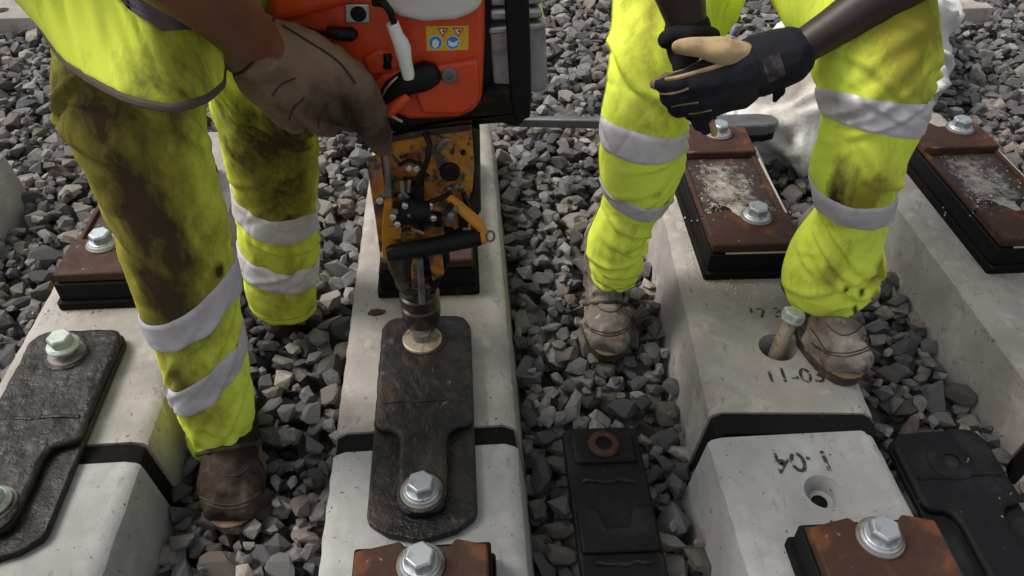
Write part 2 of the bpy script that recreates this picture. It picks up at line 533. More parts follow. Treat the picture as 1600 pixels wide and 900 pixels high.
def evaluated(vf, mods):
    """run modifiers over a throw-away mesh and give back vertices and faces"""
    me = bpy.data.meshes.new('work')
    me.from_pydata([tuple(v) for v in vf[0]], [], [tuple(f) for f in vf[1]])
    if not any(t == 'REMESH' for t, _ in mods):
        outward(me)
    o = bpy.data.objects.new('work', me)
    COL.objects.link(o)
    for t, kw in mods:
        m = o.modifiers.new(t, t)
        for k, v in kw.items():
            setattr(m, k, v)
    dg = bpy.context.evaluated_depsgraph_get()
    r = bpy.data.meshes.new_from_object(o.evaluated_get(dg))
    n = len(r.vertices)
    V = np.empty(n * 3)
    r.vertices.foreach_get('co', V)
    N = np.empty(n * 3)
    r.vertices.foreach_get('normal', N)
    F = [tuple(p.vertices) for p in r.polygons]
    bpy.data.objects.remove(o)
    bpy.data.meshes.remove(me)
    bpy.data.meshes.remove(r)
    return V.reshape(-1, 3), F, N.reshape(-1, 3)


def fuse(vf, voxel=0.004, it=6, fac=0.5):
    return evaluated(vf, [('REMESH', dict(mode='VOXEL', voxel_size=voxel, adaptivity=0.0)), ('SMOOTH', dict(iterations=it, factor=fac))])


def nz(p, s=1.0):
    return mnoise.noise(Vector((float(p[0]) * s, float(p[1]) * s, float(p[2]) * s)))


def ridge(p, s):
    return 1 - abs(nz(p, s)) * 2.2


def wrinkle(V, N, amp, s, stretch=(1, 1, 1)):
    st = np.array(stretch)
    d = np.array([ridge(v * st, s) + 0.5 * nz(v * st, s * 2.3) for v in V])
    return V + N * (d[:, None] - 0.4) * amp


def text_mesh(body, size):
    cu = bpy.data.curves.new('word', 'FONT')
    cu.body = body
    cu.size = size
    cu.align_x = 'CENTER'
    cu.align_y = 'CENTER'
    cu.offset = size * 0.012
    cu.resolution_u = 3
    o = bpy.data.objects.new('word', cu)
    COL.objects.link(o)
    dg = bpy.context.evaluated_depsgraph_get()
    me = bpy.data.meshes.new_from_object(o.evaluated_get(dg))
    V = [tuple(v.co) for v in me.vertices]
    F = [tuple(p.vertices) for p in me.polygons]
    bpy.data.objects.remove(o)
    bpy.data.curves.remove(cu)
    bpy.data.meshes.remove(me)
    return V, F


# ------------------------------------------------------------------ ground
GZ = -0.19
SL_TOP = 0.2835
SLEEPERS = []      # (centre x, y0, y1, yaw) footprints kept clear of stones
ground = add('ground', ([(-600, -600, GZ), (600, -600, GZ), (600, 600, GZ), (-600, 600, GZ)], [(0, 1, 2, 3)]), 'ground')
tag(ground, 'grey crushed stone ballast bed under the sleepers', None, None, 'structure')


# ------------------------------------------------------------------ sleepers
def sleeper(xc, y0, y1, rz, mat, label, holes=(), width=SL_TOP, deep=False):
    """concrete half sleeper; origin at (xc, y of its joint end); length runs along local +Y or -Y"""
    yj = y0 if y0 > 0.5 and y1 > y0 and y0 > 0.7 else y1
    hw, ch = width / 2, 0.017
    bot = hw + 0.031
    prof = [(-bot, -0.215), (bot, -0.215), (hw + 0.004, -0.012), (hw - 0.002, -0.006), (hw - ch, 0.0), (-hw + ch, 0.0), (-hw + 0.002, -0.006), (-hw - 0.004, -0.012)]
    n = len(prof)
    m = 150
    V, F = [], []
    for j in range(m + 1):
        y = (y0 - yj) + (y1 - y0) * j / m
        for i, (x, z) in enumerate(prof):
            k = 1.0 if j in (0, m) else 0.45
            q = (x * 9 + xc * 7, y * 38, z * 9)
            e = 0.0042 * k if i in (2, 3, 6, 7) else (0.0016 * k if j in (0, m) else 0.0)
            dy = 0.004 * nz((x * 31 + xc, z * 31, y)) if j in (0, m) else 0.0
            V.append((x + e * nz(q), y + dy, z + 0.5 * e * nz((q[0], q[1], q[2] + 9))))
    for j in range(m):
        for i in range(n):
            a, b = j * n + i, j * n + (i + 1) % n
            F.append((a, a + n, b + n, b)[::-1])
    F.append(tuple(range(n)))
    F.append(tuple(m * n + i for i in range(n))[::-1])
    if holes:
        me = bpy.data.meshes.new('cut')
        co = bpy.data.objects.new('cut', me)
        cuts = []
        for hx, hy in holes:
            pr = [(0.0125, -0.13), (0.0125, -0.027), (0.0195, -0.0245), (0.0215, -0.012), (0.0275, -0.004), (0.0300, 0.001), (0.0305, 0.03)]
            if deep:
                pr = [(0.0125, -0.13), (0.0125, -0.062), (0.0275, -0.058), (0.0300, -0.012), (0.0335, -0.001), (0.0335, 0.03)]
            cuts.append(move(lathe2(pr, 32), (hx, hy, 0)))
        vv, ff = join(*cuts)
        me.from_pydata(vv, [], ff)
        outward(me)
        COL.objects.link(co)
        V, F, _ = evaluated((V, F), [('BOOLEAN', dict(operation='DIFFERENCE', object=co, solver='EXACT'))])
        bpy.data.objects.remove(co)
    o = add('concrete_sleeper', (V, F), mat, angle=28)
    o.location = (xc, yj, 0)
    o.rotation_euler = (0, 0, rz)
    tag(o, label, 'sleeper', 'concrete half sleepers in the ballast')
    for hx, hy in holes:
        add('dowel', lathe2([(0.0270, -0.0565), (0.0268, -0.054), (0.001, -0.0538)], 28) if deep else lathe2([(0.0124, -0.05), (0.0124, -0.0285), (0.0105, -0.0275), (0.0095, -0.0300), (0.001, -0.0302)], 24), 'rubber_clean', o).location = (hx, hy, 0)
    SLEEPERS.append((xc, yj, rz, y0 - yj, y1 - yj, bot))
    return o


XA, XB, XC, XD, XE = -0.679, -0.0875, 0.516, 1.0915, -1.272
CROT = math.radians(-4.0)
sA = sleeper(XA, 0.828, 1.80, 0, 'concrete', 'pale concrete half sleeper running behind the front leg of the worker in brown-stained trousers')
sAn = sleeper(XA, -0.55, 0.789, 0, 'concrete_clean', 'concrete half sleeper in the lower left corner under the long black plate')
sB = sleeper(XB, 0.826, 1.82, 0, 'concrete', 'concrete half sleeper standing under the orange bolting machine')
sBn = sleeper(XB, -0.55, 0.787, 0, 'concrete_clean', 'concrete half sleeper carrying the narrow tongue of the bolted coupling plate')
sC = sleeper(XC, 0.822, 1.80, CROT, 'concrete', 'concrete half sleeper marked 11-03 with a loose bolt standing in its hole',
             holes=[(0.012, 0.150)], width=0.262, deep=True)
sCn = sleeper(0.500, -0.55, 0.778, 0, 'concrete_clean', 'concrete half sleeper marked 1-04 upside down with an empty bolt hole',
              holes=[(0.013, -0.110)], width=0.262)
sD = sleeper(XD, 0.80, 1.78, 0, 'concrete', 'concrete half sleeper at the far right with a tall bare side face')
sDn = sleeper(XD, -0.55, 0.760, 0, 'concrete_clean', 'concrete half sleeper showing only its side at the lower right edge')
sE = sleeper(XE, 0.60, 1.74, 0, 'concrete', 'concrete sleeper with only its end showing at the left edge')


def pad(parent, width, y0, y1):
    hw = width / 2
    p = [(-hw - 0.024, -0.2), (hw + 0.024, -0.2), (hw + 0.001, -0.014), (hw - 0.015, -0.0035), (-hw + 0.015, -0.0035), (-hw - 0.001, -0.014)]
    add('joint_filler', prism(p, y0, y1, 'y'), 'rubber', parent)


pad(sA, SL_TOP, -0.037, -0.002)
pad(sB, SL_TOP, -0.037, -0.002)
pad(sC, 0.262, -0.042, -0.002)
pad(sD, SL_TOP, -0.037, -0.002)


def stencil(parent, body, x, y, rz, size, mat):
    add('stencilled_number', move(text_mesh(body, size), (x, y, 0.0012), rz), mat, parent, smooth=False)


stencil(sC, '11-03', 0.024, 0.080, 0.0, 0.046, 'ink')
stencil(sC, '17 3', 0.010, 0.238, 0.03, 0.038, 'ink_faint')
stencil(sCn, '1-04', 0.000, -0.053, math.pi, 0.053, 'ink')


def grit(name, spots, n, parent, z, smin=0.0012, smax=0.0035, mat='dust'):
    parts = []
    for k in range(n):
        x0, y0, sx, sy = rnd.choice(spots)
        x, y = x0 + rnd.gauss(0, sx), y0 + rnd.gauss(0, sy)
        s = rnd.uniform(smin, smax) * (1.6 if rnd.random() < 0.06 else 1)
        q = [(x + s * rnd.uniform(.5, 1), y, z), (x, y + s * rnd.uniform(.5, 1), z), (x - s * rnd.uniform(.5, 1), y, z), (x, y - s * rnd.uniform(.5, 1), z), (x + s * .2, y, z + s * rnd.uniform(.5, 1))]
        parts.append((q, [(0, 1, 4), (1, 2, 4), (2, 3, 4), (3, 0, 4)]))
    o = add(name, join(*parts), mat, parent, smooth=False)
    o['kind'] = 'stuff'
    return o


grit('grit', [(-0.05, 0.32, 0.03, 0.007), (0.03, 0.318, 0.05, 0.006), (-0.10, 0.40, 0.006, 0.06), (-0.03, 0.28, 0.05, 0.02)], 380, sC, 0.0)
grit('grit', [(0.02, 0.34, 0.08, 0.01), (-0.1, 0.5, 0.008, 0.1)], 160, sD, 0.0)
grit('grit', [(-0.03, 0.318, 0.06, 0.006)], 60, sA, 0.0)


# ------------------------------------------------------------------ bolts and plates
def hexhead(r, h):
    n = 6
    V = []
    for rr, z in ((r, 0), (r, h * 0.78), (r * 0.86, h)):
        for k in range(n):
            a = math.pi / 3 * k + 0.3
            V.append((rr * math.cos(a), rr * math.sin(a), z))
    F = [tuple(range(6))[::-1], tuple(range(12, 18))]
    for i in range(2):
        for k in range(6):
            F.append((i * 6 + k, i * 6 + (k + 1) % 6, (i + 1) * 6 + (k + 1) % 6, (i + 1) * 6 + k))
    return V, F


def add_bolt(parent, x, y, z, headmat='zinc', r=0.0205, proud=0.0, washer=True, mark=None):
    parts = [move(lathe2([(r * 1.32, 0.0), (r * 1.32, 0.003), (r * 1.12, 0.007), (r * 1.1, 0.008)], 28), (0, 0, proud)), move(hexhead(r, 0.017), (0, 0, 0.0075 + proud))]
    if proud:
        parts.append(cyl((0, 0, -0.02), (0, 0, proud), 0.0125, 16))
    b = add('bolt', join(*parts), headmat, parent, bevel=0.0012, angle=30)
    b.location = (x, y, z)
    if washer:
        add('washer', lathe2([(0.031, 0.0), (0.0312, 0.0035), (0.0295, 0.005), (0.022, 0.0052)], 30), 'zinc_dull', b, angle=30).location = (0, 0, -0.004)
    if mark:
        add('head_mark', move(text_mesh(mark, 0.017), (0, 0, 0.0249 + proud)), 'cream', b, smooth=False)
    return b


PLATES = 'rusty rail baseplates on rubber pads'


def baseplate(xc, ynear, rz, label, bolt_near=0.1, bolt_far=0.05, L=0.475, flip=False, dusty=True, bx=0.0, parent_z=0.0):
    o = empty('rail_baseplate', (xc, ynear, parent_z), label, 'baseplate', PLATES, rz)
    W = 0.0975
    add('rubber_pad', prism(rounded(-W, W, 0, L, 0.006), 0.0, 0.018), 'rubber', o, bevel=0.002)
    add('pad_frame', prism(rounded(-W + 0.006, W - 0.006, 0.008, L - 0.006, 0.004), 0.018, 0.057), 'rubber_clean', o, bevel=0.003)
    # steel tray with two side ribs, a fine grid so that dust can lie on it
    nx, ny = 26, 60
    X = np.linspace(-W + 0.012, W - 0.012, nx)
    Yy = np.linspace(0.014, L - 0.012, ny)
    V = [(x, y, 0.0595) for y in Yy for x in X]
    F = [(j * nx + i, j * nx + i + 1, (j + 1) * nx + i + 1, (j + 1) * nx + i) for j in range(ny - 1) for i in range(nx - 1)]
    dirt = []
    for x, y, z in V:
        u, v = x / W, (y - L / 2) / (L / 2)
        d = 0.46 * math.exp(-((u + 0.10) / 0.5) ** 2 - ((v + 0.02) / 0.42) ** 2) + 0.58 * math.exp(-(u / 0.8) ** 2 - ((v + 0.42) / 0.09) ** 2)
        dirt.append(d * (1.0 if dusty else 0.15))
    add('tray', (V, F), 'rust_tray', o, attr={'dirt': dirt}, smooth=False)
    add('rib', box(-W + 0.012, -W + 0.021, 0.125, L - 0.125, 0.058, 0.067), 'rust', o, bevel=0.002)
    add('rib', box(W - 0.021, W - 0.012, 0.125, L - 0.125, 0.058, 0.067), 'rust', o, bevel=0.002)
    if dusty:
        add('edge_strip', box(W - 0.0055, W - 0.001, 0.10, L - 0.05, 0.020, 0.0605), 'rubber_edge', o, bevel=0.001)
        add('dust_line', box(-0.062, 0.085, 0.0085, 0.0125, 0.0575, 0.0605), 'dust', o, bevel=0.001)
    for a, b, yb in ((0.0125, 0.128, bolt_near), (L - 0.128, L - 0.0105, L - bolt_far)):
        blk = add('end_block', prism([(-W + 0.0105, a), (W - 0.0105, a), (W - 0.0105, b - 0.012), (0.045, b), (0.028, b - 0.022), (-0.012, b - 0.022), (-0.028, b), (-W + 0.0105, b - 0.012)], 0.058, 0.078), 'rust', o, bevel=0.004, seg=2)
        add_bolt(o, bx, yb, 0.082)
    for sx in (-0.03, 0.05):
        add('slot_hole', lathe2([(0.022, 0), (0.021, 0.0012), (0.004, 0.0015)], 20), 'grease', o).location = (sx - 0.008, 0.146, 0.0602)
    if dusty:
        g = grit('grit', [(-0.01, L * 0.48, 0.035, 0.06), (0.0, 0.13, 0.06, 0.012), (-0.05, 0.15, 0.01, 0.02)], 260, o, 0.0605)
    return o


baseplate(-0.683, 1.150, 0, 'rusty baseplate with one clean bolt, half hidden behind the front trouser leg', dusty=False, bx=-0.022)
baseplate(-0.0865, 1.146, 0, 'dark baseplate behind the spindle of the orange machine', dusty=False)
baseplate(0.548, 1.157, math.radians(-1.5), 'dusty rust-brown baseplate between the legs of the worker with folded hands', bx=0.018)
baseplate(1.112, 1.142, 0, 'dusty rust-brown baseplate on the far right sleeper with the tall bare side', bx=0.03)
baseplate(-0.083, 0.114, 0, 'rusty baseplate with a marked bolt at the bottom under the pointed plate', bolt_far=0.048, dusty=False)
baseplate(0.521, 0.112, 0, 'rusty baseplate with a hexagon bolt on the sleeper marked 1-04', bolt_far=0.046, dusty=False)
baseplate(-0.690, 0.100, 0, 'orange-rusted baseplate just showing at the lower left corner', dusty=False)

COUP = 'black steel coupling plates'


def coupling(name, loc, rz, label, mat, bolts=(), tilt=(0, 0), bolt_mat='zinc', thick=1.0, rings=True, sh=0.0):
    """T-shaped upper plate on a pointed lower plate; origin at the middle of its near end, length along +Y"""
    o = empty(name, loc, label, 'coupling plate', COUP, rz)
    o.rotation_euler = (tilt[0], tilt[1], rz)
    W = 0.0800
    low = [(0, -0.022)] + [(0.050, -0.008)] + [(W - 0.014, 0.004), (W - 0.004, 0.012), (W, 0.024)] + [(W, 0.10), (W, 0.415)] + [(W - 0.008, 0.434), (W - 0.024, 0.442)]
    low = low + [(-x, y) for x, y in low[::-1] if x > 0]
    low = [(x, y * 0.968) for x, y in low]
    add('lower_plate', prism(low, 0.001, 0.014 * thick), mat, o, bevel=0.003)
    tg = 0.036
    up = [(0.0, 0.012), (tg - 0.016, 0.014), (tg - 0.004, 0.024), (tg, 0.04), (tg + 0.001, 0.150 + sh), (tg + 0.004, 0.164 + sh), (tg + 0.013, 0.172 + sh), (W - 0.012, 0.176 + sh), (W - 0.004, 0.181 + sh), (W - 0.001, 0.191 + sh), (W - 0.001, 0.412), (W - 0.010, 0.432), (W - 0.026, 0.440)]
    up = up + [(-x, y) for x, y in up[::-1] if x > 0]
    up = [(x, y * 0.968) for x, y in up]
    V, F = prism(up, 0.014 * thick, 0.030 * thick)
    V, F, N = evaluated((V, F), [('BEVEL', dict(width=0.006, segments=2)), ('REMESH', dict(mode='VOXEL', voxel_size=0.003, adaptivity=0.0)), ('SMOOTH', dict(iterations=2, factor=0.5))])
    la = {'cast_grey': 1.0, 'cast': 0.75}.get(mat, 0.25)
    dz = np.array([0.0016 * nz(v * 26 + loc[0] * 9) + 0.0014 * nz(v * 60) + 0.0016 * max(0.0, ridge(v * 34 + 5, 1.0) - 0.55) for v in V]) * la
    V = V + N * dz[:, None]
    add('upper_plate', (V, F), mat, o, angle=180)
    # weld seam across the wide part
    P = [(-W + 0.014 + (2 * W - 0.028) * k / 16, 0.222 + sh + 0.0015 * math.sin(k * 0.7) + 0.0015 * rnd.uniform(-1, 1), 0.0295 * thick) for k in range(17)]
    add('weld_seam', tube(P, [0.0030 + 0.0015 * rnd.random() for _ in P], 8), mat, o)
    if rings:
        for yy in (0.048, 0.360):
            add('bolt_boss', lathe2([(0.036, 0.0), (0.036, 0.0025), (0.033, 0.004), (0.0135, 0.004), (0.0130, -0.002)], 30), mat, o).location = (0, yy, 0.0295 * thick)
    for y, hm, pr, mk in bolts:
        add_bolt(o, 0.0, y, 0.0345 * thick, hm, proud=pr, mark=mk)
    return o


coupling('coupling_plate', (-0.0885, 0.6365, 0.0005), 0.0, 'black coupling plate being bolted down by the machine across the sleeper joint', 'cast', bolts=[(0.048, 'zinc', 0.0, None)])
coupling('coupling_plate', (-0.700, 0.640, 0.0005), math.radians(0.5), 'black coupling plate with pale green bolt heads on the left sleeper', 'cast_grey', bolts=[(0.060, 'zinc_green', 0.004, None), (0.363, 'zinc_green', 0.016, None)])
coupling('coupling_plate', (0.775, 0.392, -0.098), math.radians(0.0), 'clean black coupling plate speckled white, lying loose by the far right sleeper', 'cast_speck', tilt=(0.02, -0.05), sh=0.11)


def loose_half(loc, rz):
    o = empty('coupling_plate', loc, 'worn black plate with a rust-ringed hole, lying loose on the stones', 'coupling plate', COUP, rz)
    o.rotation_euler = (0.02, 0.04, rz)
    W = 0.066
    V, F, _ = evaluated(prism(rounded(-W, W, -0.08, 0.262, 0.014), 0.0, 0.022), [])
    add('lower_plate', (V, F), 'cast_clean', o, bevel=0.004)
    add('upper_plate', prism([(-W + 0.014, 0.185), (W - 0.012, 0.185), (W - 0.014, 0.244), (W - 0.03, 0.254), (-W + 0.03, 0.254), (-W + 0.012, 0.242)], 0.022, 0.030), 'cast_clean', o, bevel=0.004)
    add('cross_bar', prism([(-W + 0.004, 0.02), (W - 0.004, 0.02), (W - 0.004, 0.10), (0.028, 0.094), (0.018, 0.06), (-0.018, 0.06), (-0.028, 0.094), (-W + 0.004, 0.10)], 0.022, 0.031), 'cast_clean', o, bevel=0.004)
    add('bolt_ring', lathe2([(0.0265, 0.0), (0.0265, 0.004), (0.023, 0.007), (0.0145, 0.007), (0.0135, 0.0)], 30), 'rust', o).location = (0.0, 0.218, 0.030)
    add('bolt_hole', lathe2([(0.0135, 0.0), (0.0132, 0.0015), (0.001, 0.0016)], 24), 'rubber_clean', o).location = (0.0, 0.218, 0.0312)
    for yy, am in ((0.150, 0.006), (0.004, 0.003)):
        P = [(-0.045 + 0.09 * k / 12, yy + 0.5 * am * math.sin(k * 0.9) + 0.002 * rnd.uniform(-1, 1), 0.0225) for k in range(13)]
        add('weld_seam', tube(P, [0.003 + 0.0015 * rnd.random() for _ in P], 8), 'cast_grey' if yy > .1 else 'cast', o)


loose_half((0.208, 0.617, -0.112), math.radians(0))

# bolt with a bare shank leaning in the hole of the sleeper marked 11-03
bp_ = sC.matrix_basis @ Vector((0.012, 0.152, 0.0))
cs = empty('coach_screw', (bp_.x, bp_.y, -0.028), 'loose bolt with green head and pale shank standing in the hole beside the boot', 'bolt')
cs.rotation_euler = (math.radians(-8), math.radians(12), 0)
add('shank', lathe2([(0.009, -0.02), (0.0115, 0.0), (0.0125, 0.01), (0.0125, 0.085)], 20), 'cream', cs)
hd = add('head', join(move(lathe2([(0.0195, 0.0), (0.0200, 0.004), (0.0190, 0.006)], 28), (0, 0, 0.084)), move(hexhead(0.0205, 0.014), (0, 0, 0.0895))), 'zinc_green', cs, bevel=0.001, angle=30)
add('head_mark', move(text_mesh('o', 0.016), (0, 0, 0.1042)), 'cream', hd, smooth=False)

# flake of rust lying on the middle sleeper
c0 = onz(588, 489, 0)
fl = prism([(-0.016, -0.004), (-0.004, -0.009), (0.012, -0.005), (0.017, 0.003), (0.004, 0.008), (-0.009, 0.007)], 0.0008, 0.0035)
fo = add('rust_flake', fl, 'rust', None)
fo.location = (c0[0], c0[1], 0)
tag(fo, 'small brown flake lying on the sleeper left of the spindle', 'flake')


# ------------------------------------------------------------------ bolting machine
MR = np.array([-0.094, 1.03, 0.03])
mach = empty('rail_bolting_machine', tuple(MR), 'orange petrol bolting machine with worn yellow gearbox on the middle sleeper', 'power tool')


def xz(px, py, Y):
    p = at(px, py, Y)
    return (p[0], p[2])


def face(name, pts, Y0, depth_, mat, parent=mach, bevel=0.006, seg=3):
    return add(name, prism([xz(x, y, Y0) for x, y in pts], Y0, Y0 + depth_, 'y'), mat, parent, bevel=bevel, seg=seg, world=True)


def rod(name, P, r, mat, parent=mach, n=14):
    return add(name, tube(P, r, n), mat, parent, world=True, angle=40)


YF = 0.985
hous = face('engine_housing', [(415, -90), (415, 40), (500, 118), (575, 168), (612, 178), (640, 190), (718, 186), (741, 176), (754, 158), (758, 60), (758, -90)], YF, 0.20, 'orange', bevel=0.014, seg=4)
face('housing_bulge', [(418, -90), (418, 44), (470, 30), (520, 18), (560, 4), (585, -8), (585, -90)], YF - 0.014, 0.05, 'orange', hous, bevel=0.013, seg=4)
face('starter_panel', [(648, 150), (654, 116), (664, 107), (700, 101), (748, 92), (750, 150), (742, 170), (722, 180), (660, 180)], YF - 0.008, 0.03, 'orange', hous, bevel=0.006)
face('grip_guard', [(578, 136), (600, 116), (636, 106), (648, 112), (626, 128), (606, 150), (597, 166)], YF - 0.010, 0.04, 'orange', hous, bevel=0.006)
face('housing_ridge', [(565, 92), (590, 78), (618, 84), (628, 108), (606, 116), (576, 120)], YF - 0.006, 0.02, 'orange', hous, bevel=0.005)
face('fuel_tank', [(584, -90), (590, -4), (602, 14), (625, 28), (662, 36), (712, 33), (742, 22), (755, 6), (757, -90)], YF - 0.022, 0.16, 'white_plastic', bevel=0.02, seg=4)
lt = face('latch', [(538, 6), (577, 7), (578, 37), (539, 37)], YF - 0.004, 0.012, 'alu', bevel=0.002)
add('latch_core', move(lathe2([(0.010, 0), (0.009, 0.003), (0.004, 0.004)], 18), tuple(at(560, 22, YF - 0.004)), rx=math.radians(90)), 'grease', lt, world=True)
rod('switch', [at(514, 50, YF - 0.006), at(530, 53, YF - 0.012), at(548, 54, YF - 0.008), at(552, 53, YF)], [0.0075, 0.0085, 0.009, 0.007], 'black_plastic')
rod('switch_cable', [at(478, 44, YF - 0.002), at(500, 51, YF - 0.004), at(520, 52, YF - 0.006)], 0.0025, 'black_plastic')
rod('choke_plug', [at(605, 84, YF - 0.010), at(606, 92, YF - 0.012), at(605, 97, YF - 0.010), at(605, 105, YF - 0.008)], [0.0055, 0.0058, 0.004, 0.006], 'black_plastic')
rod('plug_cable', [at(586, 4, YF - 0.02), at(600, 5, YF - 0.04), at(610, 18, YF - 0.042), at(617, 40, YF - 0.034)], [0.005, 0.005, 0.0045, 0.004], 'black_plastic')
tubep = [at(613, 36, YF - 0.034), at(620, 55, YF - 0.034), at(626, 66, YF - 0.032), at(629, 75, YF - 0.031), at(633, 95, YF - 0.028), at(639, 120, YF - 0.024)]
rod('white_sleeve', tubep, [0.0078, 0.0082, 0.0098, 0.0105, 0.0088, 0.0082], 'white_tube', n=18)
rod('rubber_elbow', [at(602, 158, YF - 0.004), at(618, 138, YF - 0.010), at(638, 128, YF - 0.014), at(656, 122, YF - 0.014), at(667, 117, YF - 0.010), at(674, 116, YF)], [0.014, 0.016, 0.017, 0.019, 0.019, 0.016], 'black_plastic', n=20)
rod('wire_clip', [at(598, 152, YF - 0.016), at(602, 140, YF - 0.02), at(612, 128, YF - 0.02), at(622, 120, YF - 0.018)], 0.0016, 'bright')
lev = [at(606, 174, YF - 0.022), at(622, 164, YF - 0.024), at(638, 148, YF - 0.022)]
rod('throttle_lever', lev, [0.009, 0.0085, 0.0075], 'orange')
rod('lever_wire', [at(604, 180, YF - 0.02), at(614, 182, YF - 0.02), at(628, 190, YF - 0.015)], 0.002, 'cream')
add('cover_screw', move(lathe2([(0.011, 0), (0.011, 0.004), (0.0085, 0.006), (0.005, 0.006), (0.0045, 0.003)], 22), tuple(at(702, 116, YF - 0.006)), rx=math.radians(90)), 'zinc_dull', mach, world=True)

# warning decal
dec = face('warning_decal', [(665, 41), (732, 40), (732, 78), (667, 80)], YF - 0.0008, 0.0006, 'd_yellow', hous, bevel=0)


def dflat(name, pts, lift, mat):
    add(name, prism([xz(x, y, YF) for x, y in pts], YF - lift, YF - lift + 0.0002, 'y'), mat, hous, world=True, smooth=False)


def ring_pts(cx, cy, r, n=20):
    return [(cx + r * math.cos(2 * math.pi * k / n), cy + r * math.sin(2 * math.pi * k / n)) for k in range(n)]


for cx in (680.5, 707.5):
    dflat('decal_sign', ring_pts(cx, 66, 11), 0.0012, 'd_white')
    dflat('decal_sign', ring_pts(cx, 66, 10), 0.0015, 'd_blue')
dflat('decal_figure', [(676, 63), (681, 60), (686, 64), (685, 72), (680, 75), (675, 71)], 0.0018, 'd_white')
dflat('decal_figure', [(700, 62), (708, 66), (716, 62), (715, 69), (708, 73), (701, 70)], 0.0018, 'd_white')
for cx in (692, 716):
    dflat('decal_triangle', [(cx - 9, 43), (cx + 9, 43), (cx, 58)], 0.0012, 'd_red')
    dflat('decal_triangle', [(cx - 5.5, 45), (cx + 5.5, 45), (cx, 54)], 0.0015, 'd_white')
    dflat('decal_figure', [(cx - 1, 46), (cx + 4, 46), (cx + 1, 51)], 0.0018, 'd_black')
for k, (cx, cy, r) in enumerate([(676, 12, 2.4), (690, 20, 1.8), (700, 8, 2.2), (716, 14, 1.6), (655, 22, 2), (735, 6, 2)]):
    pass

# exhaust side
face('side_gap', [(754, -80), (766, -80), (768, 150), (752, 165)], YF + 0.03, 0.12, 'black_plastic', bevel=0.003)
muf = face('muffler', [(764, 52), (853, 44), (856, 140), (840, 146), (772, 141)], 1.02, 0.11, 'alu_dull', bevel=0.004)
face('muffler_rim', [(763, 44), (853, 36), (854, 47), (763, 55)], 1.014, 0.12, 'alu', muf, bevel=0.003)
for k in range(5):
    y0 = 30 - k * 22
    face('cooling_fin', [(763, y0 - 14), (847, y0 - 16), (849, y0), (764, y0 + 4)], 1.018 + 0.006 * (k % 2), 0.10, 'alu', muf, bevel=0.005)
face('bumper_strap', [(783, -90), (824, -90), (829, 60), (831, 150), (829, 185), (806, 192), (797, 150), (792, 60)], 0.996, 0.014, 'black_plastic', bevel=0.004)
chs = face('chassis', [(600, 158), (640, 182), (720, 182), (760, 140), (800, 142), (828, 150), (828, 178), (812, 200), (760, 190), (720, 190), (640, 205), (612, 208), (590, 190)], 1.0, 0.16, 'grease', bevel=0.006)
rod('frame_tube', [at(600, 190, 1.06), at(690, 185, 1.05), at(815, 175, 1.05)], 0.013, 'grease')
rod('handle_bar', [at(425, 150, 1.0), at(470, 150, 0.985), at(540, 170, 0.985), at(612, 186, 1.0), at(640, 180, 1.03)], 0.012, 'black_plastic')

# gearbox
gb = face('gearbox', [(606, 214), (660, 204), (737, 195), (741, 262), (738, 300), (722, 312), (708, 318), (660, 330), (622, 336), (604, 300)], YF + 0.01, 0.07, 'yellow', bevel=0.004)
face('gearbox_rim', [(606, 214), (660, 204), (737, 195), (737, 204), (660, 214), (608, 224)], YF + 0.004, 0.01, 'steel_dark', gb, bevel=0.001)
face('gearbox_side', [(736, 200), (750, 202), (752, 330), (740, 350), (726, 336), (738, 300)], YF + 0.03, 0.05, 'steel_dark', bevel=0.003)
face('cheek_plate', [(572, 252), (594, 246), (602, 300), (607, 352), (604, 404), (594, 402), (586, 340)], 0.972, 0.012, 'yellow', bevel=0.002)
rod('guide_rod', [at(602, 238, 0.985), at(605, 275, 0.98), at(606, 312, 0.975)], 0.0065, 'steel')
add('oil_plug', move(lathe2([(0.0150, 0), (0.0150, 0.007), (0.012, 0.010), (0.006, 0.010)], 24), tuple(at(703, 266, YF + 0.012)), rx=math.radians(90)), 'black_plastic', mach, world=True)
rod('hook_ring', [at(640 + 17 * math.cos(a), 266 + 15 * math.sin(a), YF - 0.002) for a in np.linspace(-2.6, 2.2, 16)], 0.003, 'grease')
rod('hook_ring', [at(684, 232, YF), at(690, 222, YF - 0.006), at(698, 217, YF - 0.006), at(704, 218, YF)], 0.0028, 'steel')
for bx, by, r in ((639, 261, 6), (651, 262, 6), (671, 321, 8), (594, 312, 7), (627, 306, 6), (600, 396, 7), (662, 242, 4), (664, 260, 3), (720, 290, 4)):
    add('machine_bolt', move(lathe2([(r * 0.00085, 0), (r * 0.00085, 0.004), (r * 0.0006, 0.006)], 10), tuple(at(bx, by, YF - 0.004 if by < 310 else 0.97)), rx=math.radians(90)), 'bright' if r > 4 else 'steel', mach, world=True)
rod('clamp_link', [at(627, 282, YF - 0.008), at(629, 300, YF - 0.012), at(640, 312, YF - 0.012)], 0.0035, 'steel')
rod('clamp_link', [at(640, 280, YF - 0.004), at(638, 300, YF - 0.008)], 0.003, 'steel')
face('valve_block', [(643, 292), (662, 291), (663, 312), (645, 314)], YF - 0.012, 0.03, 'black_plastic', bevel=0.002)
rod('lock_lever', [at(664, 318, YF - 0.014), at(690, 309, YF - 0.016), at(706, 300, YF - 0.012)], [0.003, 0.0036, 0.0036], 'black_plastic')
face('drive_block', [(612, 318), (700, 322), (716, 340), (734, 362), (730, 384), (620, 396), (606, 372)], 0.975, 0.08, 'yellow', bevel=0.008)
rod('drive_housing', [at(622, 335, 0.968), at(650, 328, 0.962), at(668, 330, 0.965)], [0.017, 0.021, 0.014], 'black_plastic', n=18)
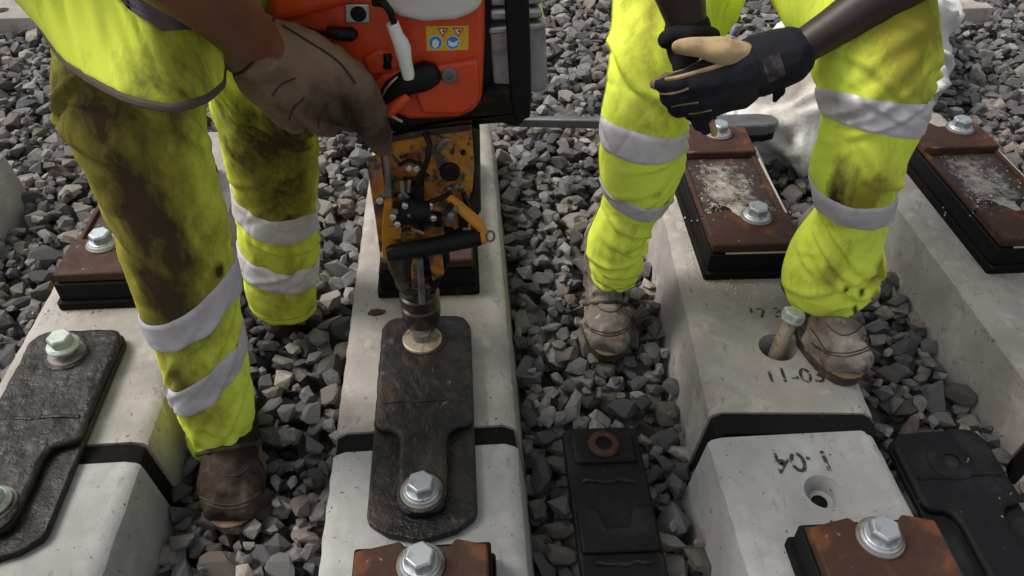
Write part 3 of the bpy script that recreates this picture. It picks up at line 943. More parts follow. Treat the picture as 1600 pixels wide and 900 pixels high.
face('mount_plate', [(600, 318), (612, 316), (618, 372), (622, 404), (598, 406), (596, 360)], 0.955, 0.014, 'yellow_clean', bevel=0.002)
face('mount_foot', [(612, 366), (650, 362), (648, 384), (616, 388)], 0.962, 0.02, 'yellow', bevel=0.002)
rod('handle_arm', [at(702, 308, 0.972), at(716, 322, 0.962), at(750, 352, 0.942), at(756, 366, 0.936)], [0.006, 0.0085, 0.009, 0.007], 'yellow_clean')
rod('hand_grip', [at(606, 397, 0.935), at(612, 396, 0.935), at(680, 384, 0.935), at(746, 371, 0.935), at(754, 370, 0.935)], [0.011, 0.0135, 0.0138, 0.0135, 0.011], 'black_plastic', n=24)
rod('grip_collar', [at(752, 370, 0.935), at(759, 369, 0.935)], [0.012, 0.011], 'yellow_clean')
rod('pull_ring', [at(766 + 6.5 * math.cos(a), 369 + 8 * math.sin(a), 0.936) for a in np.linspace(0, 6.283, 18)], 0.0018, 'steel')
r3 = random.Random(4)
for k in range(26):
    px, py = r3.uniform(612, 724), r3.uniform(318, 385)
    Yk = 0.962 - 0.012 * r3.random()
    if k % 3 == 0:
        a_, L_ = r3.uniform(0, 3.1), r3.uniform(8, 22)
        rod('linkage_rod', [at(px, py, Yk), at(px + L_ * math.cos(a_), py + L_ * math.sin(a_), Yk - 0.006)], r3.uniform(0.002, 0.0042), r3.choice(['steel', 'grease', 'yellow_clean', 'steel_dark']))
    elif k % 3 == 1:
        ww, hh = r3.uniform(4, 11), r3.uniform(4, 12)
        face('linkage_lug', [(px - ww, py - hh), (px + ww, py - hh + 2), (px + ww - 1, py + hh), (px - ww + 2, py + hh)], Yk, 0.02, r3.choice(['grease', 'grease', 'yellow', 'steel_dark']), bevel=0.0015)
    else:
        add('machine_bolt', move(lathe2([(0.0052, 0), (0.0052, 0.004), (0.0036, 0.0055)], 8), tuple(at(px, py, Yk - 0.004)), rx=math.radians(90)), r3.choice(['steel', 'zinc_dull', 'bright']), mach, world=True)
for k in range(13):
    px, py = r3.uniform(618, 730), r3.uniform(225, 300)
    if abs(px - 703) < 22 and abs(py - 266) < 20:
        continue
    add('machine_bolt', move(lathe2([(0.0042, 0), (0.0042, 0.003), (0.003, 0.0045)], 8), tuple(at(px, py, YF + 0.009)), rx=math.radians(90)), r3.choice(['steel', 'grease', 'zinc_dull']), mach, world=True)
rod('grease_hose', [at(664, 208, YF), at(672, 226, YF - 0.012), at(668, 250, YF - 0.016), at(655, 282, YF - 0.012), at(650, 296, YF - 0.006)], 0.0042, 'black_plastic')
rod('grease_hose', [at(724, 300, YF), at(732, 326, YF - 0.01), at(728, 352, YF - 0.012), at(700, 372, YF - 0.008)], 0.0038, 'black_plastic')
# spindle and socket (vertical)
sx, sy = MR[0], MR[1]
rod('spindle_housing', [(sx - 0.012, sy - 0.02, 0.30), (sx - 0.014, sy - 0.01, 0.20), (sx - 0.008, sy, 0.15), (sx, sy, 0.118)], [0.034, 0.032, 0.029, 0.023], 'steel_dark', n=24)
face('gear_cheek', [(604, 404), (638, 402), (643, 436), (641, 464), (632, 466), (616, 440), (607, 424)], 0.998, 0.03, 'gear_steel', bevel=0.006)
face('gear_cheek', [(672, 398), (700, 394), (704, 412), (690, 436), (680, 462), (670, 464)], 1.004, 0.03, 'grease', bevel=0.006)
for zz in (0.14, 0.165, 0.19, 0.215):
    add('spindle_ring', lathe2([(0.030, 0.0), (0.0345, 0.002), (0.0345, 0.007), (0.030, 0.009)], 28), 'steel_dark', mach).location = (-0.004, -0.004, zz - 0.03)
face('gear_guard', [(640, 400), (652, 398), (654, 446), (644, 452)], 0.988, 0.012, 'yellow', bevel=0.002)
face('gear_guard', [(668, 396), (690, 394), (694, 430), (676, 440)], 0.992, 0.012, 'yellow', bevel=0.002)
rod('spline_rod', [at(655, 402, 0.982), at(658, 440, 0.99), at(659, 472, 1.0)], 0.006, 'steel')
soc = add('socket', lathe2([(0.027, 0.010), (0.030, 0.016), (0.0345, 0.040), (0.0345, 0.058), (0.031, 0.061), (0.031, 0.064), (0.0345, 0.067), (0.0345, 0.084), (0.0305, 0.087), (0.0305, 0.091), (0.0325, 0.094), (0.0325, 0.108), (0.024, 0.113)], 32), 'socket_steel', mach, angle=40)
add('socket_ring', lathe2([(0.0325, 0.1085), (0.034, 0.110), (0.034, 0.118), (0.029, 0.121)], 32), 'zinc_dull', mach)
add('driven_washer', lathe2([(0.034, 0.0), (0.0342, 0.005), (0.032, 0.0065), (0.02, 0.0066)], 32), 'cream', mach, angle=30).location = (0.0, -0.034, 0.0025)
add('driven_bolt', lathe2([(0.0165, 0.004), (0.0160, 0.02)], 24), 'zinc_dull', mach).location = (0.0, -0.032, 0.0025)


# ------------------------------------------------------------------ trousers
def catmull(xs, P, q):
    xs = np.asarray(xs, float)
    P = np.asarray(P, float)
    out = []
    for x in np.atleast_1d(q):
        i = int(np.clip(np.searchsorted(xs, x) - 1, 0, len(xs) - 2))
        x0, x1 = xs[i], xs[i + 1]
        t = (x - x0) / (x1 - x0)
        m0 = (P[i + 1] - P[max(i - 1, 0)]) / (x1 - xs[max(i - 1, 0)]) * (x1 - x0)
        m1 = (P[min(i + 2, len(P) - 1)] - P[i]) / (xs[min(i + 2, len(P) - 1)] - x0) * (x1 - x0)
        t = min(max(t, 0), 1)
        out.append((2 * t ** 3 - 3 * t * t + 1) * P[i] + (t ** 3 - 2 * t * t + t) * m0 + (-2 * t ** 3 + 3 * t * t) * P[i + 1] + (t ** 3 - t * t) * m1)
    return np.array(out)


class Leg:
    """rows: (s, left, right, Y): at image row s the leg spans left..right at distance Y"""

    def __init__(self, rows, seed, folds, hem_sag=0.0, stains=(), depth_ratio=1.0):
        rows = sorted(rows)
        self.s = [r[0] for r in rows]
        D = []
        for s, l, r, Y in rows:
            c = at((l + r) / 2, s, Y)
            D.append((*c, (r - l) / 2 * depth(c) / FPX))
        self.D = np.array(D)
        self.seed, self.folds, self.stains, self.dr = seed, folds, stains, depth_ratio
        self.s0, self.s1 = self.s[0], self.s[-1]

    def surf(self, s, th, off=0.0, folded=True):
        a = catmull(self.s, self.D, [s - 2, s, s + 2])
        c, r = a[1][:3], a[1][3]
        t = a[2][:3] - a[0][:3]
        t /= np.linalg.norm(t)
        X = np.array([1.0, 0, 0])
        X = X - t * (X @ t)
        X /= np.linalg.norm(X)
        Y = np.cross(t, X)
        if Y[1] > 0:
            Y = -Y
        d = X * math.sin(th) + Y * math.cos(th) * self.dr
        k = 0.0
        if folded:
            k = self.fold(s, th, r)
        return c + d * (r + k + off)

    def fold(self, s, th, r):
        """soft drapes, bunched rings near the hem and knee, diagonal pulls"""
        q = (math.sin(th) * 1.2 + self.seed, math.cos(th) * 1.2, s / 75.0)
        if not hasattr(self, 'cr'):
            r_ = random.Random(int(self.seed * 10))
            self.cr = []
            for cs_, amp, slope, wid, th0 in self.folds:
                for _ in range(2):
                    self.cr.append((cs_ + r_.uniform(-8, 8), r_.uniform(-1.5, 1.5), slope * 1.3 + r_.uniform(-14, 14), r_.uniform(0.7, 1.5), max(4.0, wid * r_.uniform(0.45, 0.7)), amp * r_.uniform(0.34, 0.70)))
            for _ in range(9):
                self.cr.append((r_.uniform(self.s0 + 120, self.s1), r_.uniform(-2.2, 2.2), r_.uniform(-60, 60), r_.uniform(0.25, 0.7), r_.uniform(3.5, 6), r_.uniform(0.0018, 0.0036)))
            self.cr = np.array(self.cr)
        C_ = self.cr
        dt = (th - C_[:, 1] + math.pi) % (2 * math.pi) - math.pi
        d = s - C_[:, 0] - C_[:, 2] * dt - 5 * nz((q[0], q[1], s / 40.0))
        e = np.exp(-(dt / C_[:, 3]) ** 2) * C_[:, 5]
        k = float((e * (np.exp(-(d / C_[:, 4]) ** 2) - 0.9 * np.exp(-((d - 1.7 * C_[:, 4]) / (0.8 * C_[:, 4])) ** 2))).sum())
        k = max(-0.008, min(0.008, k))
        k += 0.0050 * nz(q) + 0.0025 * nz((q[0] * 2, q[1] * 2, s / 30.0 + self.seed)) - 0.005
        w1 = nz((q[0] * 0.8 + 4, q[1] * 0.8, s / 90.0))
        k -= 0.0013 * max(0.0, 1 - abs(nz((q[0] * 1.1 + w1, q[1] * 1.1 + 7, s / 55.0 + 0.9 * math.sin(th + 1)))) * 10)
        return k

    def dirt(self, s, th, which):
        k = 0.0
        for kind, cs_, ct, ws, wt, a in self.stains:
            if kind == which:
                dt = (th - math.radians(ct) + math.pi) % (2 * math.pi) - math.pi
                e = abs((s - cs_) / ws) ** 2.4 + abs(dt / math.radians(wt)) ** 2.4
                k = max(k, a * math.exp(-e))
        return k

    def mesh(self, n=104, m=190):
        S = np.linspace(self.s0, self.s1, m)
        T = np.linspace(0, 2 * math.pi, n, endpoint=False)
        V, st, di = [], [], []
        for s in S:
            for th in T:
                V.append(self.surf(s, th))
                st.append(self.dirt(s, th, 's'))
                di.append(self.dirt(s, th, 'd'))
        # turned-in hem
        for f in (0.93, 0.86):
            c = self.surf(self.s1, 0, 0, False) * 0
            ring = np.array(V[(m - 1) * n:m * n])
            cc = ring.mean(0)
            up = self.D[-2][:3] - self.D[-1][:3]
            up = up / np.linalg.norm(up)
            for p in ring:
                V.append(cc + (p - cc) * f + up * (0.0 if f > 0.9 else 0.03))
                st.append(0)
                di.append(0)
        F = []
        for j in range(m + 1):
            for i in range(n):
                F.append((j * n + i, (j + 1) * n + i, (j + 1) * n + (i + 1) % n, j * n + (i + 1) % n))
        return V, F, st, di

    def band(self, sc_, tilt, w, sag=0.0, n=170, a0=-math.pi, a1=math.pi, k=13):
        V, F = [], []
        T = np.linspace(a0, a1, n)
        for th in T:
            c = sc_ + tilt * math.sin(th) + sag * math.cos(th)
            for j in range(k):
                u = j / (k - 1)
                off = 0.0032 if 0 < j < k - 1 else 0.0006
                V.append(self.surf(c + (u - 0.5) * w, th, off))
        for i in range(n - 1):
            for j in range(k - 1):
                F.append((i * k + j, i * k + j + 1, (i + 1) * k + j + 1, (i + 1) * k + j))
        return V, F


def orient_out(V, F, centre):
    return V, F


# ---- worker in brown-stained trousers (left)
LW = np.array([-0.37, 1.0, -0.14])
lw = empty('person', tuple(LW), 'person in stained yellow trousers and vest, brown leather glove gripping the orange machine', 'person', 'track workers in yellow trousers')
legLF = Leg([(-190, 150, 330, 1.04), (-60, 112, 345, 0.97), (60, 92, 340, 0.92), (120, 88, 332, 0.90), (160, 98, 326, 0.885), (200, 112, 330, 0.87), (250, 135, 337, 0.858), (300, 158, 345, 0.85), (350, 176, 357, 0.848),
             (400, 192, 364, 0.85), (440, 208, 371, 0.856), (490, 226, 378, 0.865), (540, 243, 386, 0.875), (600, 264, 394, 0.89), (640, 280, 398, 0.90), (672, 294, 397, 0.908), (696, 304, 392, 0.912)], 3.1,
            [(640, 0.007, 18, 9, 0.4), (668, 0.009, -12, 9, 1.2), (694, 0.008, 10, 8, 0.0), (560, 0.008, -60, 14, 0.3), (600, 0.007, -50, 12, 0.2), (470, 0.006, -55, 12, 0.0), (330, 0.006, 40, 14, 0.5), (190, 0.008, 40, 16, 0.6), (150, 0.008, -30, 14, 0.0), (240, 0.006, 60, 14, 0.0)],
            stains=[('d', 270, -8, 230, 58, 0.62), ('d', 410, 0, 85, 40, 0.85), ('d', 310, 6, 140, 36, 0.90), ('d', 160, 8, 95, 85, 0.72), ('d', 560, -15, 45, 25, 0.5), ('s', 280, -15, 260, 95, 1.05), ('s', 560, -12, 80, 60, 0.85), ('d', 395, 62, 14, 9, 0.9), ('d', 470, -40, 20, 30, 0.5)])
legLR = Leg([(-180, 250, 400, 1.08), (-60, 290, 440, 1.06), (60, 312, 478, 1.08), (150, 326, 500, 1.12), (200, 340, 500, 1.14), (280, 356, 498, 1.17), (330, 367, 497, 1.185), (380, 372, 499, 1.195), (422, 378, 500, 1.205), (452, 384, 500, 1.21), (472, 392, 496, 1.213)], 8.4,
            [(150, 0.012, 40, 14, 0.2), (190, 0.01, 35, 12, 0.8), (270, 0.007, -25, 12, 0.0), (310, 0.007, 20, 9, 0.0), (355, 0.008, 20, 10, 0.6), (385, 0.009, -15, 9, 0.1), (435, 0.007, 12, 9, 0.2), (465, 0.008, 8, 8, 0.0), (110, 0.012, 40, 16, 0.0)],
            stains=[('d', 165, 5, 85, 80, 0.80), ('d', 250, 12, 80, 55, 0.60), ('d', 300, 30, 14, 20, 0.75), ('s', 240, 10, 130, 85, 0.9), ('s', 400, 0, 90, 100, 0.62), ('d', 322, -10, 12, 14, 0.75), ('d', 490, 0, 12, 60, 0.4)])

hipL = np.array([-0.40, 1.06, 0.80])


def trousers(root, legs, hip):
    parts, st, di = [], [], []
    for L in legs:
        V, F, a, b = L.mesh()
        parts.append((V, F))
        st += a
        di += b
    e = ellipsoid(hip, (0.19, 0.14, 0.16), 28, 16)
    parts.append(e)
    st += [0.3] * len(e[0])
    di += [0.1] * len(e[0])
    t = add('trousers', join(*parts), 'hivis', root, world=True, angle=180, attr={'stain': st, 'dirt': di})
    return t


trL = trousers(lw, (legLF, legLR), hipL)
for L, c, ti, wd, sg in ((legLF, 462, -34, 46, 2), (legLF, 566, -36, 44, 0), (legLR, 318, 10, 40, -2), (legLR, 402, 8, 34, -4)):
    V, F = L.band(c, ti, wd, sg)
    add('reflective_band', (V, F), 'band', trL, world=True, angle=180)

# vest hanging over the thighs
hem_pts = [at(56, -25, 0.98), at(70, 42, 0.86), at(106, 98, 0.775), at(175, 143, 0.73), at(245, 165, 0.715), at(305, 160, 0.74), at(346, 128, 0.85), at(352, 70, 0.97), np.array([-0.26, 1.12, 0.62]), np.array([-0.36, 1.23, 0.62]), np.array([-0.45, 1.2, 0.64])]
hem_pts = np.array(hem_pts)


def closed_spline(P, n):
    m = len(P)
    out = []
    for k in range(n):
        u = k * m / n
        i = int(u)
        t = u - i
        p0, p1, p2, p3 = (P[(i + j - 1) % m] for j in range(4))
        out.append(0.5 * ((2 * p1) + (-p0 + p2) * t + (2 * p0 - 5 * p1 + 4 * p2 - p3) * t * t + (-p0 + 3 * p1 - 3 * p2 + p3) * t ** 3))
    return np.array(out)


NV = 110
hem = closed_spline(hem_pts, NV)


def ellipse_like(c, rx, ry, ref):
    """points round an ellipse, matched in angle to the reference ring"""
    cc = ref.mean(0)
    out = []
    for p in ref:
        a = math.atan2((p[1] - cc[1]), (p[0] - cc[0]))
        out.append((c[0] + rx * math.cos(a), c[1] + ry * math.sin(a), c[2]))
    return np.array(out)


def vest(root, hem, rings, seed, mat='hivis_vest', dirt_c=()):
    R = [hem] + [ellipse_like(*r, hem) for r in rings]
    u = np.linspace(0, len(R) - 1, 64)
    P = catmull(range(len(R)), np.array(R).reshape(len(R), -1), u).reshape(64, len(hem), 3)
    cen = P.mean(1, keepdims=True)
    V, di = [], []
    for j in range(64):
        for i in range(len(hem)):
            p = P[j, i]
            d = p - cen[j, 0]
            d /= np.linalg.norm(d)
            a = 2 * math.pi * i / len(hem)
            k = 0.012 * nz((math.cos(a) * 1.8 + seed, math.sin(a) * 1.8, j / 22.0)) + 0.006 * ridge((math.cos(a) * 2.5, math.sin(a) * 2.5 + seed, j / 30.0), 1.0)
            k += 0.003 * nz((math.cos(a) * 6, math.sin(a) * 6, j / 7.0 + seed))
            k -= 0.006 * max(0.0, 1 - abs(nz((math.cos(a) * 2.2 + 3, math.sin(a) * 2.2 + seed, j / 26.0))) * 8)
            V.append(p + d * k * min(1, 0.25 + j / 10))
            di.append(sum(w_ * math.exp(-float(((p - c_) ** 2).sum()) / r_ ** 2) for c_, r_, w_ in dirt_c))
    n = len(hem)
    F = [(j * n + i, j * n + (i + 1) % n, (j + 1) * n + (i + 1) % n, (j + 1) * n + i) for j in range(63) for i in range(n)]
    v = add('vest', (V, F), mat, root, world=True, angle=180, attr={'dirt': di})
    m = v.modifiers.new('solid', 'SOLIDIFY')
    m.thickness = 0.004
    m.offset = 0
    add('hem_binding', tube([tuple(x) for x in V[:n]] + [tuple(V[0])], 0.0048, 8, False), 'hem', v, world=True)
    return v, V, F


vestL, VV, VF = vest(lw, hem, [((-0.375, 1.0, 0.76), 0.155, 0.205), ((-0.40, 0.98, 0.92), 0.17, 0.17), ((-0.43, 0.95, 1.10), 0.20, 0.175), ((-0.43, 0.92, 1.22), 0.18, 0.145), ((-0.42, 0.90, 1.31), 0.09, 0.08)], 2.0,
                     dirt_c=[(at(275, 120, 0.735), 0.055, 0.36), (at(320, 120, 0.79), 0.06, 0.42), (at(230, 150, 0.72), 0.03, 0.2)])


def patch(name, quad, V, F, nu, nv, off, mat, parent):
    """lay a strip on a surface: quad = four image corners, projected on the mesh and lifted off it"""
    bv = BVHTree.FromPolygons([tuple(v) for v in V], [tuple(f) for f in F])
    vv, ok = [], True
    q = np.array(quad, float)
    for j in range(nv + 1):
        for i in range(nu + 1):
            a, b = i / nu, j / nv
            p = (1 - b) * ((1 - a) * q[0] + a * q[1]) + b * ((1 - a) * q[3] + a * q[2])
            d = ray(*p)
            d = d / np.linalg.norm(d)
            h = bv.ray_cast(Vector(CAM), Vector(d))
            if h[0] is None:
                vv.append(vv[-1] if vv else (0, 0, 0))
                continue
            nn = h[1] if h[1].dot(Vector(d)) < 0 else -h[1]
            vv.append(tuple(h[0] + nn * off))
    ff = [(j * (nu + 1) + i, j * (nu + 1) + i + 1, (j + 1) * (nu + 1) + i + 1, (j + 1) * (nu + 1) + i) for j in range(nv) for i in range(nu)]
    return add(name, (vv, ff), mat, parent, world=True, angle=180)


patch('reflective_band', [(120, -60), (232, -18), (310, 46), (248, 53)], VV, VF, 20, 10, 0.006, 'band_dark', vestL)


# ---- worker with folded hands (right)
RW = np.array([0.44, 1.1, -0.14])
rw = empty('person', tuple(RW), 'person in bright yellow trousers standing with dark gloved hands folded', 'person', 'track workers in yellow trousers')
legR1 = Leg([(-150, 985, 1175, 1.46), (-60, 960, 1178, 1.36), (0, 950, 1160, 1.29), (50, 948, 1128, 1.24), (100, 946, 1104, 1.19), (150, 940, 1088, 1.165), (190, 934, 1080, 1.15), (235, 930, 1075, 1.15), (265, 932, 1070, 1.155), (290, 938, 1058, 1.16), (315, 938, 1040, 1.165), (340, 930, 1025, 1.17), (372, 916, 1012, 1.18), (400, 918, 1008, 1.185), (420, 922, 1002, 1.19), (438, 927, 993, 1.19)], 5.7,
            [(360, 0.010, 10, 8, 0.0), (385, 0.010, -12, 8, 0.4), (412, 0.010, 8, 7, 0.0), (434, 0.007, 6, 6, 0.0), (270, 0.008, -22, 10, 0.3), (180, 0.006, 25, 12, 0.2), (120, 0.009, 35, 14, 0.0), (60, 0.008, 45, 14, 0.6), (340, 0.008, 14, 7, 0.0)],
            stains=[('d', 290, 40, 8, 10, 0.5), ('d', 265, 12, 7, 9, 0.45), ('d', 185, -15, 10, 18, 0.30), ('s', 60, -30, 70, 30, 0.55), ('s', 175, -10, 30, 40, 0.4), ('d', 300, -50, 8, 10, .4)])
legR2 = Leg([(-150, 1120, 1380, 1.45), (-60, 1195, 1425, 1.27), (0, 1224, 1447, 1.14), (50, 1250, 1460, 1.06), (90, 1265, 1467, 1.025), (130, 1276, 1459, 1.005), (180, 1282, 1441, 0.995), (215, 1276, 1427, 0.992), (255, 1264, 1414, 0.995), (290, 1268, 1404, 1.0), (325, 1273, 1395, 1.006), (355, 1262, 1387, 1.012), (385, 1241, 1381, 1.02), (415, 1225, 1373, 1.026), (432, 1221, 1366, 1.03), (450, 1225, 1356, 1.03), (466, 1236, 1347, 1.03)], 1.3,
            [(150, 0.009, -30, 12, 0.2), (130, 0.008, 25, 10, 0.8), (100, 0.007, -20, 12, 0.0), (270, 0.006, 30, 12, 0.0), (370, 0.010, 30, 10, 0.5), (398, 0.012, -25, 10, 0.2), (425, 0.012, 28, 10, -0.4), (450, 0.011, -16, 8, 0.4), (470, 0.007, 8, 6, 0.0)],
            stains=[('s', 85, 10, 55, 55, 0.95), ('s', 145, 35, 28, 32, 0.85), ('s', 262, 0, 34, 45, 0.95), ('d', 262, -42, 42, 14, 0.85), ('d', 250, -28, 36, 9, 0.6), ('s', 392, 42, 18, 22, 0.9), ('s', 385, -32, 26, 16, 0.75), ('d', 446, 18, 13, 3.5, 0.95), ('d', 408, 18, 5, 6, 0.9), ('d', 447, 37, 4, 5, 0.95), ('d', 430, 50, 5, 10, 0.6), ('d', 400, -5, 4, 6, .7), ('s', 455, -10, 20, 30, 0.35)])
hipR = np.array([0.50, 1.58, 0.76])
def stitches(root, legs):
    for L in legs:
        P = [tuple(L.surf(L.s1 - 9, th, 0.0004)) for th in np.linspace(0, 2 * math.pi, 90)]
        add('hem_stitch', tube(P, 0.0011, 5, False), 'stitch', root, world=True)
        P = [tuple(L.surf(s_, math.radians(97) * (-1 if L in (legLF, legR1) else 1), 0.0004)) for s_ in np.linspace(L.s0 + 60, L.s1 - 4, 120)]
        add('side_seam', tube(P, 0.0016, 5, False), 'stitch', root, world=True)


trR = trousers(rw, (legR1, legR2), hipR)
for L, c, ti, wd, sg in ((legR1, 204, 5, 29, 0), (legR1, 298, 9, 28, 0), (legR2, 162, 12, 43, 2), (legR2, 301, 18, 38, 0)):
    V, F = L.band(c, ti, wd, sg)
    add('reflective_band', (V, F), 'band', trR, world=True, angle=180)
stitches(trL, (legLF, legLR))
stitches(trR, (legR1, legR2))
hemR = closed_spline(np.array([(0.32, 1.50, 0.78), (0.38, 1.40, 0.76), (0.50, 1.36, 0.75), (0.62, 1.40, 0.76), (0.69, 1.52, 0.78), (0.66, 1.66, 0.80), (0.50, 1.74, 0.80), (0.35, 1.66, 0.80)]), NV)
vest(rw, hemR, [((0.50, 1.49, 0.92), 0.21, 0.20), ((0.50, 1.38, 1.08), 0.225, 0.19), ((0.50, 1.31, 1.20), 0.20, 0.16), ((0.50, 1.26, 1.29), 0.09, 0.08)], 6.0)


# ------------------------------------------------------------------ bodies (one continuous surface each)
def head_parts(c, face_dir):
    f = np.array(face_dir, float)
    f /= np.linalg.norm(f)
    up = np.array([0, 0, 1.0])
    up = up - f * (up @ f)
    up /= np.linalg.norm(up)
    s = np.cross(f, up)
    c = np.array(c)
    P = [chain([(c - f * 0.02 + up * 0.03, 0.092), (c + f * 0.02 + up * 0.02, 0.086)]), chain([(c + f * 0.035 - up * 0.05, 0.062), (c + f * 0.06 - up * 0.095, 0.036)]),
         chain([(c + f * 0.098 + up * 0.005, 0.011), (c + f * 0.118 - up * 0.03, 0.015)]), chain([(c + f * 0.088 - up * 0.068 - s * 0.02, 0.011), (c + f * 0.088 - up * 0.068 + s * 0.02, 0.011)])]
    for k in (-1, 1):
        P.append(chain([(c + s * k * 0.088 + up * 0.01, 0.016), (c + s * k * 0.086 - up * 0.03, 0.012)]))
    eyes = [tuple(c + f * 0.094 + up * 0.012 + s * k * 0.033) for k in (-1, 1)]
    return P, eyes, (c, f, up, s)


def body(root, skin, hip, legs_pts, chest, neck, head, fdir, arms):
    P = [chain([(hip, 0.115), ((np.array(hip) + chest) / 2, 0.11), (chest, 0.125)]), chain([(chest, 0.09), (neck, 0.055), (head, 0.055)])]
    for L in legs_pts:
        P.append(chain(L))
    for A in arms:
        P.append(chain([(chest, 0.09), A[0]]))
        P.append(chain(A))
    hp, eyes, (c, f, up, s) = head_parts(head, fdir)
    P += hp
    V, F, N = fuse(join(*P), 0.008, 5)
    b = add('body', (V, F), skin, root, world=True, angle=180)
    for e in eyes:
        add('eye', ellipsoid(e, (0.012, 0.012, 0.012), 12, 8), 'eye', b, world=True)
    # hard hat
    prof = [(math.cos(t) * 0.118, math.sin(t) * 0.105) for t in np.linspace(0, 1.55, 9)]
    V, F = [], []
    rr = [(0.150, -0.004), (0.150, 0.0)] + prof
    n = 28
    for r, z in rr:
        for k in range(n):
            a = 2 * math.pi * k / n
            V.append(tuple(c + up * (0.055 + z) + f * (r * math.cos(a) * 1.12) + s * (r * math.sin(a))))
    for j in range(len(rr) - 1):
        for k in range(n):
            F.append((j * n + k, j * n + (k + 1) % n, (j + 1) * n + (k + 1) % n, (j + 1) * n + k))
    F.append(tuple((len(rr) - 1) * n + k for k in range(n)))
    add('hard_hat', (V, F), 'helmet', root, world=True)
    return b


def leg_core(L, ss, k=0.62):
    out = []
    for s in ss:
        a = catmull(L.s, L.D, [s])[0]
        out.append((a[:3], a[3] * k))
    return out


wristL = at(382, 52, 0.90)
elbowL = at(252, -85, 0.68)
body(lw, 'skin_tan', hipL, [[(hipL + np.array([-0.06, -0.03, 0]), 0.08)] + leg_core(legLF, (-60, 100, 300, 450, 600, 700)), [(hipL + np.array([0.06, 0.02, 0]), 0.08)] + leg_core(legLR, (0, 150, 300, 420, 480))],
     np.array([-0.44, 0.94, 1.14]), np.array([-0.42, 0.88, 1.30]), np.array([-0.39, 0.83, 1.42]), (0.45, -0.2, -0.55),
     [[(np.array([-0.30, 0.93, 1.20]), 0.062), (np.array([-0.33, 0.78, 0.97]), 0.052), (elbowL, 0.047), (at(338, 2, 0.79), 0.0365), (wristL, 0.034), (at(430, 90, 0.935), 0.03), (at(500, 130, 0.955), 0.026)],
      [(np.array([-0.60, 0.95, 1.18]), 0.062), (np.array([-0.66, 0.90, 0.92]), 0.048), (np.array([-0.62, 0.72, 0.78]), 0.038), (np.array([-0.59, 0.65, 0.74]), 0.029)]])
wristR = at(1240, 83, 0.995)
wristR2 = at(1076, 48, 1.05)
body(rw, 'skin_dark', hipR, [[(hipR + np.array([-0.09, -0.05, -0.02]), 0.085)] + leg_core(legR1, (-60, 50, 150, 300, 440)), [(hipR + np.array([0.09, -0.05, -0.02]), 0.085)] + leg_core(legR2, (-60, 50, 150, 300, 470))],
     np.array([0.50, 1.33, 1.16]), np.array([0.50, 1.24, 1.30]), np.array([0.49, 1.17, 1.40]), (-0.25, -0.6, -0.5),
     [[(np.array([0.68, 1.30, 1.20]), 0.058), (np.array([0.74, 1.18, 0.93]), 0.048), (at(1530, -110, 1.05), 0.045), (at(1450, -56, 1.02), 0.041), (at(1367, 0, 1.005), 0.034), (at(1300, 44, 1.0), 0.028), (wristR, 0.024), (at(1170, 110, 1.0), 0.024), (at(1110, 135, 0.995), 0.022)],
      [(np.array([0.32, 1.30, 1.20]), 0.058), (np.array([0.255, 1.20, 0.93]), 0.046), (at(1025, -110, 1.09), 0.042), (at(1062, -15, 1.06), 0.036), (wristR2, 0.027), (at(1085, 90, 1.045), 0.024)]])


# ------------------------------------------------------------------ gloves
def g(px, py, Y, r):
    p = at(px, py, Y)
    return (p, r * depth(p) / FPX)


def glove(root, parts, mat, voxel=0.0032, wr=0.0018, ws=22, name='glove', dirt=()):
    V, F, N = fuse(join(*[chain(p) for p in parts]), voxel, 5)
    V = wrinkle(V, N, wr, ws)
    di = [min(1, sum(w_ * math.exp(-float(((p - c_) ** 2).sum()) / r_ ** 2) for c_, r_, w_ in dirt)) for p in V] if dirt else [0] * len(V)
    return add(name, (V, F), mat, root, world=True, angle=180, attr={'dirt': di}), V, F


Yg = 0.945
gl, GV, GF = glove(lw, [
    [g(372, 58, 0.905, 46), g(395, 72, 0.92, 53), g(425, 92, Yg, 57)],                                   # cuff
    [g(415, 85, Yg, 56), g(470, 96, Yg, 52), g(520, 118, Yg, 42)],                                       # back of hand, index side
    [g(415, 98, Yg, 54), g(462, 130, Yg, 52), g(510, 150, Yg, 42)],
    [g(412, 110, Yg + .01, 48), g(445, 150, Yg + .01, 42), g(480, 165, Yg + .01, 34)],
    [g(522, 108, Yg, 36), g(552, 134, Yg - .008, 33), g(574, 172, Yg, 29), g(588, 205, Yg + .015, 24), g(594, 228, Yg + .03, 18)],   # index finger pointing down
    [g(505, 146, Yg, 36), g(535, 166, Yg - .004, 29), g(552, 182, Yg + .03, 24), g(540, 182, Yg + .06, 21)],
    [g(478, 160, Yg, 34), g(498, 180, Yg, 27), g(512, 192, Yg + .03, 22), g(500, 184, Yg + .06, 19)],
    [g(440, 156, Yg + .01, 32), g(452, 178, Yg + .012, 25), g(462, 188, Yg + .035, 20), g(455, 178, Yg + .06, 17)],
    [g(440, 60, Yg + .03, 30), g(500, 80, Yg + .07, 25), g(545, 120, Yg + .08, 21), g(560, 150, Yg + .08, 17)],                       # thumb behind the bar
], 'leather', wr=0.0042, ws=24, dirt=[(at(500, 165, Yg - .03), 0.040, 0.42), (at(560, 190, Yg - .02), 0.05, 0.45), (at(590, 215, Yg), 0.05, 0.6), (at(450, 180, Yg - .02), 0.03, 0.35)])


